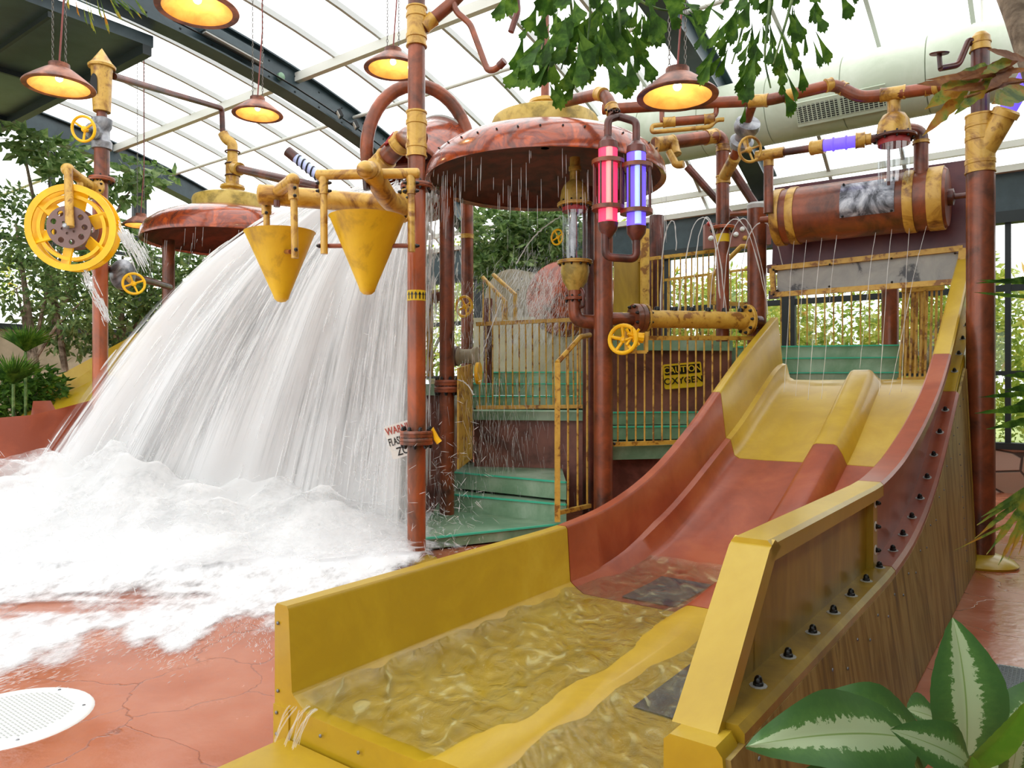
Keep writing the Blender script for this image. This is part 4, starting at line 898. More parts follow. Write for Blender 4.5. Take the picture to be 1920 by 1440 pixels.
# yellow toy valve on the railing
tv=root('toy_valve','yellow toy hand wheel and gear on the railing beside the dome pole','valve',P(1180,640,8.3))
hand_wheel(tv,P(1170,637,8.35),V((-.5,-1,.1)),.155,'yellow_wheel',5,.024)
m=MB().tube([P(1186,632,8.3),P(1206,634,8.3)],.06,10)
for k in range(10):
    an=k*2*PI/10; m.tube([P(1184+4*(k%3),632,8.28),P(1184+4*(k%3),632,8.28)+V((.2*math.sin(an)*.5,-.02,.11*math.cos(an)))],.016,6)
part(m,'gear','yellow_wheel',tv); part(MB().bar(P(1170,660,8.3),P(1212,660,8.35),.035,.035).bar(P(1174,620,8.3),P(1174,660,8.3),.035,.035).bar(P(1212,622,8.35),P(1212,660,8.35),.035,.035),'bracket','rail',tv)
# ================================================================ PLATFORM AND STEPS
def slab(pts,z,th,label,mat='green_tread',nose=(),name='step',cat='step',riser=None,group=None):
    pts=[V((p.x,p.y,z)) for p in pts]; o=root(name,label,cat,pts[0]-UP*th,group)
    part(MB().prism([p-UP*th for p in pts],UP*th),'tread',mat,o)
    for i in nose:
        a,b=pts[i],pts[i+1]; d=(b-a).normalized(); nr=V((d.y,-d.x,0))
        part(MB().bar(a+nr*.003+UP*.003,b+nr*.003+UP*.003,.035,.018),'nosing','nosing',o)
    return o
st_=[(.13,[PZ(780,1012,.13),PZ(1062,982,.13)],'lowest green step beside the slide'),(.33,[PZ(830,926,.33),PZ(1062,947,.33)],'second green step up, wet with spray'),(.56,[PZ(852,886,.56),PZ(1062,905,.56)],'third green step up, below the brown riser wall')]
for z,(a,b),lb in st_:
    far=V((.95 if z<.4 else .9,10.9,0)); far2=V((-1.15,10.9,0)); slab([a,b,V((max(b.x,.7),10.9,0)),V((min(a.x,-.7),10.9,0))],z,z-.02 if z<.2 else .2,lb,nose=(0,),riser=True)
ZW=1.33
w=[P(888,780,10.2),P(1112,782,9.9)]
single(MB().prism([V((w[0].x,w[0].y+.12,.0)),V((w[1].x,w[1].y+.1,0)),V((w[1].x,w[1].y+.1,ZW-.12)),V((w[0].x,w[0].y+.12,ZW-.12))],V((0,.1,0))),'riser_panel','brown_wall','brown riser wall under the green landing with the railing','wall')
slab([w[0],w[1],V((1.1,12.3,0)),V((-.75,12.5,0))],ZW,.12,'green landing behind the middle railing',nose=(),name='landing',cat='landing')
for k,(z,y) in enumerate(((1.52,10.75),(1.70,11.2),(1.88,11.6))):
    slab([V((-.6,y+.1,0)),V((1.15,y-.1,0)),V((1.15,y+.9,0)),V((-.6,y+1.1,0))],z,.17,('lowest','middle','highest')[k]+' green step on the landing behind the middle railing',nose=(0,))
# right hand landing
rl=[P(1146,848,8.75),P(1300,842,9.0),V((2.35,9.35,0))]
slab([rl[0],rl[1],rl[2],V((2.6,11,0)),V((1.35,11,0))],.97,.16,'green landing behind the right railing beside the slide',name='landing',cat='landing')
single(MB().prism([V((1.2,9.0,0)),V((2.3,9.25,0)),V((2.3,9.25,.8)),V((1.2,9.0,.8))],V((0,.08,0))),'riser_panel','brown_wall','brown riveted riser wall below the right green landing','wall')
for k,(z,dy) in enumerate(((1.15,.5),(1.32,.85))):
    a=P(1146,800,9.0+dy); b=P(1420,790,9.3+dy); slab([a,b,V((b.x+.3,b.y+1.2,0)),V((a.x,a.y+1.2,0))],z,.16,('lower','upper')[k]+' green step in front of the wall with the yellow sign',nose=(0,))
# sign wall
sw=[P(1140,780,10.3),P(1372,780,10.5)]; swz0,swz1=1.25,zv(656,10.4)
single(MB().prism([V((sw[0].x,sw[0].y,swz0)),V((sw[1].x,sw[1].y,swz0)),V((sw[1].x,sw[1].y,swz1)),V((sw[0].x,sw[0].y,swz1))],V((0,.1,0))),'riser_panel','brown_wall','brown wall carrying the yellow caution sign','wall')
slab([P(1140,648,10.3)-V((0,.1,0)),P(1374,648,10.4),V((3.4,13.2,0)),V((1.2,13.2,0))],zv(638,10.3),.14,'high green platform above the yellow caution sign',name='platform',cat='platform')
# back panel / hut left of the upper railing
single(MB().prism([P(1152,478,11.3),P(1206,478,11.3),P(1206,640,11.3),P(1152,640,11.3)],V((0,.1,0))),'backing_board','slide_dark_yellow','olive yellow panel behind the railing under the lit cylinders','panel')
single(MB().prism([P(888,596,12.4),P(1112,592,12.2),P(1112,705,12.2),P(888,705,12.4)],V((0,.1,0))),'backing_board','cream_wall','dull cream board behind the middle railing, under the slide tunnel','panel')
# launch deck behind the slide
for k,(v,y) in enumerate(((726,10.1),(699,10.3),(677,10.6))):
    a,b=P(1380,v,y),P(1690,v,y-.5); slab([a,b,V((b.x+.2,b.y+1.2,0)),V((a.x,a.y+1.2,0))],zv(v-26,y),.24,('lowest','middle','highest')[k]+' green step behind the top of the slide',nose=(0,))
# body of the play structure behind the falling water
single(MB().prism([V((-4.6,10.6,0)),V((-.85,9.9,0)),V((-.85,12.5,0)),V((-4.6,12.8,0))],UP*1.55),'deck_skirt','brown_wall','brown play structure base behind the falling water','wall')
slab([V((-4.6,10.5,0)),V((-.8,9.8,0)),V((-.8,12.5,0)),V((-4.6,12.8,0))],1.7,.15,'green deck edge behind the falling water',name='deck',cat='deck')
single(MB().prism([P(857,690,8.9),P(883,682,9.6),P(883,860,9.6),P(857,880,8.9)],V((.02,.0,0))),'guard_board','rail','flat yellow guard panel beside the flanged rust pole','panel')
# small yellow frame behind the standpipe
yf=root('pipe_stand','yellow pipe frame behind the tall standpipe','frame',P(775,555,9.3))
part(MB().tube([P(738,556,9.3),P(822,556,9.3)],.085,16),'cross_pipe','rail',yf)
for u in (743,806): part(MB().bar(P(u,560,9.3),P(u,706,9.3),.075,.075,V((0,1,0))),'post','rail',yf)
flange(yf,P(803,556,9.3),V((1,0,0)),.15,.04,8,'rust',bs=1.4); part(MB().tube([P(803,556,9.3),P(840,556,9.2)],.06,12),'stub','rust',yf)
for i,(u,v,Y,lb) in enumerate(((873,575,9.8,'small yellow hand wheel right of the flanged pole'),(753,620,9.6,'small yellow hand wheel behind the standpipe'))):
    o=root('toy_valve',lb,'wheel',P(u,v,Y)); hand_wheel(o,P(u,v,Y),V((-.6,-.8,0)),.13,'yellow_wheel',4,.018); part(MB().tube([P(u,v,Y),P(u,v,Y)+V((.05,.25,0))],.025,8),'stem','rail',o)
o=root('water_cannon','pale round cannon body with yellow handles beside the green steps','cannon',P(870,680,9.6))
part(MB().lathe([(.11,0),(.12,.04),(.09,.06),(.09,.2),(.12,.24),(.12,.28)],P(856,668,9.7),V((1,-.25,0)),20),'body','cream_wall',o); part(MB().lathe([(.13,0),(.13,.05)],P(852,668,9.72),V((1,-.25,0)),18),'mount','rust_dark',o)
for u,v in ((874,712),(897,700)): part(MB().sphere(P(u,v,9.4),.14,16,1,V((0,0,1))) if 0 else MB().lathe([(.03,-.02),(.14,-.02),(.14,.02),(.03,.02)],P(u,v,9.4),V((1,-.2,0)),22),'handle','yellow_wheel',o)
# curved slide tube (far left of centre) seen behind the spray
o=root('slide_tunnel','red and cream slide tunnel mouth behind the water spray','tunnel',P(1000,560,12.6))
tc_=P(1042,560,12.4)
part(MB().lathe([(.02,-.05),(.4,-.02),(.58,.06),(.64,.2),(.66,.3),(.66,1.5),(.1,1.5)],tc_-V((.0,.3,.0)),V((.5,1,-.05)),36),'mouth','dome',o)
for k in range(9): bolt(o,tc_+V((-.62*math.cos(.2+k*.28),-.12,.66*math.sin(.2+k*.28))),V((-math.cos(.2+k*.28),0,math.sin(.2+k*.28))),1.2); part(MB().lathe([(.3,0),(.52,.06),(.55,1.6)],P(955,560,13.0),V((.5,1,.05)),30),'tube','cream_wall',o)
# ================================================================ RAILINGS
def railing(label,a0,a1,b0,b1,n,bw=.022,rw=.05,cat='railing',extra=None,mat='rail',group=None):
    o=root('railing',label,cat,b0,group)
    part(MB().bar(a0,a1,rw,rw),'top_rail',mat,o); part(MB().bar(b0,b1,rw,rw),'bottom_rail',mat,o)
    for k in range(n):
        t=(k+.5)/n; part(MB().tube([b0.lerp(b1,t),a0.lerp(a1,t)],bw/2,6),'baluster',mat,o)
    return o
railing('yellow barred railing in the middle, above the brown riser wall',P(893,608,10.05),P(1106,598,9.8),P(893,764,10.05),P(1108,762,9.8),17)
ro=railing('yellow barred railing between the dome pole and the slide, with the caution sign behind',P(1150,634,8.62),P(1418,634,9.3),P(1150,833,8.62),P(1418,824,9.3),17)
for u,v,Y in ((1152,832,8.55),(1152,632,8.55)): bolt(ro,P(u,v,Y),V((0,-1,0)),1.2)
# gate style rail at the steps
o=root('stair_handrail','yellow sloping handrail with bars at the foot of the green steps','railing',P(1045,975,8.3))
part(MB().bar(P(1045,680,8.3),P(1045,978,8.3),.06,.06,V((0,1,0))),'post','rail',o); part(MB().tube([P(1045,680,8.3),P(1088,632,8.6),P(1106,628,8.8)],.03,10),'hand_rail','rail',o); part(MB().bar(P(1045,962,8.3),P(1106,948,8.75),.045,.045),'bottom_rail','rail',o)
for k,(u,vt,vb) in enumerate(((1065,660,958),(1083,640,954),(1101,632,950))): part(MB().tube([P(u,vt,8.3+.17*(k+1)),P(u,vb,8.3+.17*(k+1))],.013,6),'baluster','rail',o)
# upper railings
railing('long yellow barred railing high at the back, under the water jets',P(1196,488,11.3),P(1345,470,11.3),P(1196,640,11.3),P(1345,630,11.3),14)
railing('yellow barred railing high at the back, between elbow pipe and slide post',P(1225,528,12.2),P(1440,500,12.2),P(1225,640,12.2),P(1440,634,12.2),20,.02,.04)
o=root('stair_handrail','yellow angled handrail beside the capped slide post','railing',P(1334,575,9.9))
part(MB().tube([P(1334,570,9.9),P(1334,518,9.9),P(1390,462,9.9),P(1415,462,9.8)],.035,10),'hand_rail','rail',o); part(MB().bar(P(1334,568,9.9),P(1412,572,9.8),.05,.05),'bottom_rail','rail',o); part(MB().bar(P(1353,572,9.9),P(1353,604,9.9),.045,.045,V((0,1,0))),'post','rail',o)
o=root('stair_handrail','pair of short sloping yellow handrails above the middle railing','railing',P(948,600,10.6))
for u0,v0,u1,v1 in ((905,520,948,566),(925,515,966,552)): part(MB().tube([P(u0,v0,10.9),P(u1,v1,10.6),P(u1,600,10.6)],.03,10),'hand_rail','rail',o)
for k in range(4): part(MB().tube([P(906+12*k,524+12*k,10.8),P(906+12*k,604,10.7)],.012,6),'baluster','rail',o)
railing('yellow barred railing behind the grey framed panel, over the green steps',P(1456,520,10.9),P(1690,510,10.6),P(1456,664,10.9),P(1690,668,10.6),14,.022,.045)
o=railing('tight yellow bar cage at the right behind the slide',P(1690,545,9.6),P(1770,540,9.4),P(1682,712,9.6),P(1768,708,9.4),9,.03,.05)
for k in range(3): part(MB().bar(P(1698+16*k,545,10.0),P(1698+16*k,700,10.0),.07,.05,V((0,1,0))),'slat','bronze',o)
simple_pole(1669,10.4,.11,520,'square looking rust post behind the slide, left of the bar cage','rust')
simple_pole(1231,11.6,.11,405,'rust post behind the right lit cylinder','rust_dark')
simple_pole(1209,11.2,.07,430,'bolted yellow post behind the violet cylinder','rail')
simple_pole(915,11.4,.07,560,'thin brown post behind the middle railing','rust_dark')
# ================================================================ SIGNS
sg=root('caution_sign','yellow and black caution sign on the brown wall behind the railing','sign',P(1280,704,10.36))
sx=V((.995,.06,.085)).normalized(); sy_=V((-.085,0,1)).normalized(); sn=sx.cross(sy_)
if sn.y>0: sn=-sn
sc0=P(1280,704,10.34); W,Hh=.54,.345
def rr(w,h,r,n=5):
    out=[]
    for cx,cy,a0 in ((w-r,h-r,0),(-w+r,h-r,PI/2),(-w+r,-h+r,PI),(w-r,-h+r,1.5*PI)):
        for k in range(n+1): out.append((cx+r*math.cos(a0+k*PI/2/n),cy+r*math.sin(a0+k*PI/2/n)))
    return out
part(MB().prism([sc0+sx*a+sy_*b for a,b in rr(W/2,Hh/2,.03)],sn*.012),'plate','sign_yellow',sg)
f_=sc0+sn*.014
part(MB().prism([f_+sy_*.083+sx*a+sy_*b for a,b in rr(.25,.062,.012)],sn*.003),'black_field','black',sg)
text('CAUTION',.12,f_+sy_*.083+sn*.005,sx,sy_,'sign_yellow',sg,bold=.0016,sx=.98); text('OXYGEN',.125,f_-sy_*.07+sn*.003,sx,sy_,'black',sg,bold=.002,sx=1.06)
wg=root('warning_sign','tilted white and red warning sign half hidden behind the tall standpipe','sign',P(760,822,7.45))
wx_=V((1,0,.3)).normalized(); wy_=V((-.3,0,1)).normalized(); c=P(760,822,7.45); wn=V((0,-1,0))
part(MB().prism([c+wx_*a+wy_*b for a,b in rr(.178,.17,.02)],V((0,.012,0))),'plate','sign_white',wg)
text('WARNING',.102,c+wy_*.11+wn*.004,wx_,wy_,'red_ink',wg,bold=.002,sx=.68); text('FLASH FLOOD',.107,c+wn*.004,wx_,wy_,'black',wg,bold=.001,sx=.5); text('ZONE',.116,c-wy_*.11+wn*.004,wx_,wy_,'black',wg,bold=.001,sx=.75)
part(MB().tube([c+wx_*.1+V((0,.01,0)),P(800,812,7.3)],.02,8),'mounting_bar','rust_dark',wg)
o=root('yellow_valve_lever','small yellow lever beside the bolted flange of the standpipe','lever',P(818,822,7.25)); part(MB().tube([P(803,822,7.2),P(812,806,7.2),P(818,822,7.2),P(824,830,7.2)],.03,10),'lever','yellow_wheel',o)
# ================================================================ LEFT SLIDE
ls=root('water_slide','yellow and red slide at the far left, half hidden by the falling water','slide',P(150,760,10.5))
def band(pts,th,nm,mat): return part(MB().prism(pts,th),nm,mat,ls)
band([P(22,752,11.2),P(310,596,13.2),P(330,640,13.2),P(40,782,11.2)],V((.0,.1,0)),'far_wall','slide_yellow')
band([P(40,778,10.9),P(325,640,13.0),P(420,690,12.6),P(150,790,10.4)],V((0,0,-.06)),'chute_bed','slide_yellow')
pts=[]
for u,v,Y in ((-90,790,9.2),(0,783,9.3),(60,778,9.4),(120,764,9.6),(180,748,9.9),(260,715,10.3),(340,670,10.7)): pts.append(P(u,v,Y))
part(MB().loft([[p,p+V((.03,.09,0)),V((p.x+.03,p.y+.09,.0)),V((p.x,p.y,.0))] for p in pts]),'near_wall','slide_red',ls,label='curved red near wall')
band([P(58,778,9.9),P(62,752,10.0),P(76,778,10.0),P(74,790,9.9)],V((.05,.3,0)),'end_divider','slide_red')
flange(ls,P(207,722,9.6),V((1,-.3,0)),.12,.06,6,'rust_dark',False)
# floor covers
o=root('drain_cover','white round slotted drain cover set in the red floor at the left','drain cover',PZ(22,1347,.0))
dc_=PZ(18,1347,0); part(MB().lathe([(.02,.012),(.30,.012),(.36,.012),(.375,.006),(.38,0)],dc_,UP,44),'plate','white_plastic',o)
m=MB()
for k in range(-13,14):
    w_=math.sqrt(max(0,.28**2-(k*.02)**2)); 
    j=-w_
    while j<w_: m.box(dc_+S*(k*.02)+R*j+UP*.0125,S*.004,R*.012,UP*.001); j+=.034
part(m,'slots','grey_bar',o)
for a in range(6): part(MB().lathe([(.009,0),(.007,.004),(.001,.005)],dc_+V((math.cos(a+.4)*.33,math.sin(a+.4)*.33,.012)),UP,8),'screw','steel',o)
o=root('drain_cover','grey mesh drain cover on the wet floor behind the striped leaf plant','drain cover',PZ(1905,1275,.0)); dc_=PZ(1910,1290,0)
part(MB().lathe([(.02,.012),(.34,.012),(.36,.004)],dc_,UP,40),'plate','grey_bar',o)
m=MB()
for k in range(-16,17):
    w_=math.sqrt(max(0,.32**2-(k*.02)**2)); m.box(dc_+S*(k*.02)+UP*.0135,S*.004,R*w_,UP*.001); m.box(dc_+R*(k*.02)+UP*.014,R*.003,S*w_,UP*.001)
part(m,'mesh','beam',o)
# ================================================================ PENDANT LAMPS
def lamp(u,v,wpx,Y,label,tilt=V((0,0,1)),cable=True):
    k=wpx/F*Y/2; c=P(u,v,Y); o=root('pendant_lamp',label,'lamp',c,'rusty pendant lamps'); ax=V(tilt).normalized()
    pr=[(.93,.03),(1.0,.0),(1.01,.03),(.97,.08),(.78,.24),(.55,.42),(.4,.53),(.3,.57),(.29,.72),(.1,.74),(.02,.74)]
    part(MB().lathe([(r_*k,z*k) for r_,z in pr],c,ax,44,False,False),'shade','lamp_shell',o)
    part(MB().lathe([(.84*k,.01*k),(1.0*k,.0),(.93*k,.03*k)],c,ax,44,True),'rim','lamp_shell',o)
    part(MB().lathe([(r_*k,z*k) for r_,z in [(.9,.02),(.86,.06),(.7,.2),(.5,.36),(.3,.47),(.02,.5)]],c,ax,44,False,False),'lining','lamp_lining',o,label='warm lit lining')
    part(MB().sphere(c+ax*.28*k,.105*k,14),'bulb','bulb',o); part(MB().lathe([(.05*k,.36*k),(.06*k,.5*k)],c,ax,10),'socket','black',o)
    L=bpy.data.lights.new('bulb_light','POINT'); L.energy=16*k*k*6.5; L.color=(1,.74,.40); L.shadow_soft_size=.1*k
    lo=bpy.data.objects.new('bulb_light',L); col.objects.link(lo); lo.parent=o; lo.location=ax*.17*k
    zt=7.6
    for sgn in (-1,1):
        m=MB(); p=c+ax*.72*k+V((sgn*.2*k,0,0)); z=p.z; i=0; 
        while z<min(zt,p.z+3.4):
            d=V((1,0,0)) if i%2 else V((0,1,0)); q=V((p.x,p.y,z+.02))
            m.torus(q,d,.0,.0,3,3) if 0 else m.tube([q+V((d.y,d.x,0))*.009*math.cos(t)+UP*.021*math.sin(t) for t in [2*PI*j/8 for j in range(9)]],.0032,4,False); z+=.034; i+=1
        part(m,'chain','chain',o)
    if cable: part(MB().tube([c+ax*.7*k,c+ax*.7*k+V((.19*k,.0,.8)),c+ax*.7*k+V((.17*k,0,2.9))],.008,6),'cable','red_cable',o)
    return o
lamp(1270,183,150,5.6,'pendant lamp with glowing lining at the right, in front of the dome')
lamp(370,20,148,5.6,'pendant lamp cut by the top edge of the photo, over the left roof arch')
lamp(111,164,122,6.8,'pendant lamp at the far left below the dark ceiling')
lamp(483,216,92,9.0,'pendant lamp hanging left of the yellow cones, against the glass roof',cable=True)
lamp(737,131,108,8.0,'pendant lamp half hidden behind the tall standpipe')
lamp(264,424,64,13.2,'smallest, farthest pendant lamp, just left of the smaller dome')
# ================================================================ FALLING WATER
random.seed(11)
def traj(p,vy,t,dx=0,dy=0,dz=0,vz=-.1):
    return V((-1.0-.62*p+dx-(4.1*p+.02)*t, 9.25+dy+vy*t, 4.2-.12*p+dz+vz*t-4.9*t*t))
def tend(vz,dz=0): return (vz+math.sqrt(vz*vz+4*4.9*(4.1+dz)))/9.8
m=MB(); m2=MB()
for k in range(11000):
    p=random.random()**1.15+random.gauss(0,.01); p=max(0,min(1.0,p)); vy=random.uniform(-1.9,-.3); vz=random.uniform(-.6,.3) if p<.85 else random.uniform(-.25,.05)
    dx=random.gauss(0,.06); dz=random.uniform(-.12,.1)
    te=tend(vz,dz); t0=random.uniform(.05,.97)**.75*te; dt=random.uniform(.02,.09); w=random.uniform(.003,.010)
    pts=[traj(p,vy,t0+dt*j/3,dx,0,dz,vz) for j in range(4)]
    if pts[-1].z<.0: continue
    (m if k%3 else m2).tube(pts,[w*.3,w,w,w*.25],4,False)
single(m,'water_strands','strand','long white strands of falling water pouring from the tipped bucket','water',V((-3,8.5,2)),kind='stuff',smooth=180)
single(m2,'water_strands','droplet','brightest thick strands within the falling water from the tipped bucket','water',V((-3,8.5,2)),kind='stuff',smooth=180)
def sheet(vy,seed,thr,lab):
    rows=[];uv=[];cov=[]
    I,J=60,44
    for i in range(I+1):
        p=i/I*1.08-.04; row=[]
        for j in range(J+1):
            q=j/J; vz=-.1+.3*noise.noise(V((p*4,seed,0))); te=tend(vz)
            t=(.01+.99*q)*te; x=traj(max(p,0),vy+.25*noise.noise(V((p*5,seed,3))),t,min(p,0)*-1.3,0,0,vz); x.z=max(x.z,.01)
            x+=V((0,.18*noise.noise(V((p*9,q*3,seed))),0))
            row.append(x); uv.append((p,q+seed*.37)); e=min(1,(p+.04)/.09,(1.04-p)/.10)
            cov.append(thr+.42-.2*min(1,q*1.1)+.22*p+(.3 if q>.8 else 0)*(q-.8)/.2+.35*noise.noise(V((p*5,q*2.2,seed+5)))-.7*(1-max(0,e)))
        rows.append(row)
    o=single(MB().grid(rows),'water_sheet','sheet',lab,'water',V((-3,8.5,2)),kind='stuff',smooth=180)
    attr_cover(o,cov); uvs(o,uv)
for k,(vy,thr) in enumerate(((-.3,.36),(-.7,.32),(-1.1,.30),(-1.5,.28),(-1.9,.24))):
    sheet(vy,k*1.7+.3,thr,('rearmost','second rearmost','middle','second foremost','foremost')[k]+' curtain of streaky white water falling from the tipped bucket')
# foam spreading over the floor
def edge_v(u): return interp([(-900,1330),(-300,1300),(0,1262),(60,1240),(110,1232),(180,1196),(230,1190),(300,1210),(345,1212),(400,1176),(470,1180),(515,1190),(600,1150),(760,1085),(830,1040)],u)
def foam_h(x,y):
    yc=7.55+.12*(-3-x)*(x<-3); ex=interp([(-9,.30),(-6.2,.40),(-4.5,.50),(-3,.42),(-1.9,.30),(-1.1,.18),(-.4,.0)],x)
    d=(y-yc)/(.95 if y<yc else 1.6); h=ex*math.exp(-d*d)
    return h*(.85+.35*noise.noise(V((x*1.1,y*1.3,2)))+.16*noise.noise(V((x*4,y*4,7))))+.012
rows=[];cov=[]
I,J=230,170
for i in range(I+1):
    row=[]
    for j in range(J+1):
        y=4.2+7.2*(j/J)**1.15; x=-9.6+9.3*i/I
        q=SL(0,-.06,0); bb=(x-L0.x)*R.x+(y-L0.y)*R.y
        if bb>-.04: x-= (bb+.04)*R.x; y-=(bb+.04)*R.y
        u=960+F*x/y; v=720+F*H/y
        z=max(.006,foam_h(x,y))
        n1=noise.noise(V((x*1.6,y*1.0,.5))); n2=noise.noise(V((x*5,y*2.6,1.5)))
        n3=noise.noise(V((x*13+y*3,y*4,3.5)))
        ed=(edge_v(u)+14-v+22*n1+13*n2+12*n3)/38.0
        c=max(-.7,min(1,ed))*.66+.16+.14*n2
        if v<1085: c+=min(.5,(1085-v)/60)
        st_v=v-1128+.10*(u-250)
        c-=.55*math.exp(-(st_v/20)**2)*max(0,min(1,(u+120)/150))*max(0,min(1,(430-u)/140))*max(0,.75+1.2*noise.noise(V((x*2.0+y,y*8,8))))
        c-=max(0,(u-735)/130)*.9
        c-=max(0,(y-9.6))*1.5
        row.append(V((x,y,z))); cov.append(c)
    rows.append(row)
o=single(MB().grid(rows),'foam','foam','white churning foam spreading over the red floor below the falling water','foam',V((-3.5,7.5,.1)),kind='stuff',smooth=180); attr_cover(o,cov)
for lay,(hs_,al,off) in enumerate(((1.3,.16,.05),(1.65,.02,.10),(2.1,-.10,.16))):
    rows=[];cov=[]
    for i in range(91):
        row=[]
        for j in range(51):
            x=-8.6+8.0*i/90; y=6.3+3.4*j/50; h=foam_h(x,y)
            z=h*hs_+off*.6*max(0,noise.noise(V((x*2.2,y*2,lay*3.3))))
            row.append(V((x,y,z+.01))); ex=min(1,(h-.05)/.2)
            cov.append(al+.30+.42*ex-.55*(ex<.25)+.3*noise.noise(V((x*1.4,y*1.4,lay*7))))
        rows.append(row)
    o=single(MB().grid(rows),'foam_mist','mist',('lowest','middle','highest')[lay]+' layer of white mist over the churning foam','mist',V((-3.5,7.5,.4)),kind='stuff',smooth=180); attr_cover(o,cov)
# splash droplets
m=MB()
for k in range(5200):
    if k<2600:
        x=random.gauss(-3.9,1.8); y=random.gauss(7.5,.7); h=foam_h(x,y); z=h*random.uniform(.8,2.3)+.02
        d=V((random.gauss(0,1)+(x+3.5)*.3,random.gauss(-.6,.8),random.uniform(.2,1.4))).normalized(); L=random.uniform(.02,.10); w=random.uniform(.0015,.005)
    elif k<4200:
        u=random.uniform(-60,512); v=edge_v(u)+random.gauss(-6,26)
        p=PZ(u,max(1000,v),.012); x,y,z=p; d=V(((u-300)/500+random.gauss(0,.25),-1,random.uniform(-.02,.12))).normalized(); L=random.uniform(.015,.07); w=random.uniform(.001,.003)
    else:
        x=random.gauss(-1.2,.5); y=random.gauss(7.9,.6); z=abs(random.gauss(.1,.6)); d=V((random.gauss(.2,.4),random.gauss(-.3,.3),random.uniform(-1,.5))).normalized(); L=random.uniform(.02,.12); w=random.uniform(.0018,.004)
    bb=(x-L0.x)*R.x+(y-L0.y)*R.y
    if bb>-.05 or abs(x+8)>7.8: continue
    p=V((x,y,z)); m.tube([p,p+d*L*.5,p+d*L],[w*.4,w,w*.2],4,False)
single(m,'splash_droplets','strand','spray of white droplets thrown up around the foam','water',V((-3.5,7.5,.3)),kind='stuff',smooth=180)
# fine spray drifting in front of the steps and the brown wall
m=MB()
for k in range(4000):
    if k>2600: p=P(random.gauss(1000,38),random.uniform(500,640),random.uniform(10.4,11.6)); d=V((random.gauss(-.25,.3),-.2,-1))
    elif k<1100: p=P(random.gauss(900,60),random.uniform(520,960),random.uniform(8.9,9.9)); d=V((random.gauss(.05,.15),-.1,-1))
    elif k<2000: p=P(random.gauss(690,70),random.uniform(600,980),random.uniform(8.2,9.6)); d=V((random.gauss(0,.06),-.1,-1))
    else: p=P(random.gauss(1000,45),random.gauss(570,60),random.uniform(9.8,10.2)); d=V((random.gauss(-.3,.3),-.2,-1))
    d.normalize(); L=random.uniform(.06,.26); w=random.uniform(.0008,.0026)
    m.tube([p,p+d*L],[w,w*.4],4,False)
single(m,'spray','strand','fine falling spray in front of the green steps and brown wall','water',P(880,760,9.3),kind='stuff',smooth=180)
# water dripping from the big dome rim and the tipped bucket
m=MB()
for k in range(150):
    an=random.uniform(PI,2*PI) if k<120 else random.uniform(0,PI); c=dc1+V((math.cos(an)*1.4,math.sin(an)*1.4,random.uniform(-.5,0)))
    L=random.uniform(.08,.4); m.tube([c,c+V((0,-.03,-L*.5)),c+V((0,-.05,-L))],[.001,.0025,.0008],4,False)
for k in range(70):
    an=random.uniform(PI*.9,1.75*PI); c=dc2+V((math.cos(an)*1.41,math.sin(an)*1.41,random.uniform(-.6,0))); L=random.uniform(.05,.4); m.tube([c,c+V((0,-.04,-L))],[.003,.001],4,False)
single(m,'dome_drips','strand','thin drips falling from the rims of the two mushroom domes','water',dc1,kind='stuff',smooth=180)
# wet water streaming down the hoop, bucket spill on the right
m=MB()
for k in range(420):
    p=P(random.uniform(742,830),random.uniform(335,372),9.6); d=V((random.gauss(-.1,.3),-.3,-1)).normalized(); L=random.uniform(.05,.3); p2=P(random.uniform(800,862),random.uniform(365,620),9.8)
    for q in ((p,) if k%2 else (p2,)): m.tube([q,q+d*L*.6,q+d*L],[.003,.008,.002],4,False)
single(m,'bucket_spill','strand','white water spilling behind the standpipe from the tipped bucket','water',P(800,400,9.6),kind='stuff',smooth=180)
# jets
def jet(label,pts,r=.013,n=26,group=None,name='water_jet',mat='jet',seed=0):
    pp_=[]; 
    for i in range(n+1):
        t=i/n*(len(pts)-1); k=min(len(pts)-2,int(t)); f_=t-k
        p0,p1,p2,p3=pts[max(0,k-1)],pts[k],pts[k+1],pts[min(len(pts)-1,k+2)]
        q=.5*((2*p1)+(p2-p0)*f_+(2*p0-5*p1+4*p2-p3)*f_*f_+(3*p1-p0-3*p2+p3)*f_**3)
        pp_.append(q+V((noise.noise(V((i*.9,seed,0))),0,noise.noise(V((i*.9,seed,9)))))*r*1.1)
    return single(MB().tube(pp_,[r*(.5+.9*abs(noise.noise(V((i*.7,seed,4))))) for i in range(n+1)],7),name,mat,label,'water',pts[0],group,smooth=180)
J=[('jet arching left over the back railing, farthest left of the spray pipe jets',[(1238,592),(1242,480),(1250,430),(1260,414),(1266,425),(1268,470)]),
   ('second water jet from the left above the spray pipe',[(1270,592),(1285,490),(1300,425),(1318,408),(1332,420),(1342,470),(1350,560)]),
   ('third water jet from the left above the spray pipe',[(1298,592),(1306,470),(1318,418),(1328,408),(1340,440),(1352,500),(1362,590)]),
   ('water jet arching over the elbow pipe, fourth from the left',[(1330,592),(1338,500),(1352,440),(1376,411),(1400,430),(1420,490),(1436,560)]),
   ('water jet arching towards the capped slide post, fifth from the left',[(1356,592),(1362,490),(1378,425),(1398,411),(1416,450),(1432,520),(1440,590)]),
   ('rightmost water jet, crossing in front of the capped slide post',[(1384,592),(1392,490),(1408,435),(1430,416),(1446,430),(1458,460),(1468,500)])]
for i,(lb,pts) in enumerate(J):
    n_=len(pts); jet('water '+lb if not lb.startswith(('water','second','third','right')) else lb,[P(u,v,9.0-.02*k+.07*i) for k,(u,v) in enumerate(pts)],.0095,seed=i,group='jets from the spray pipe')
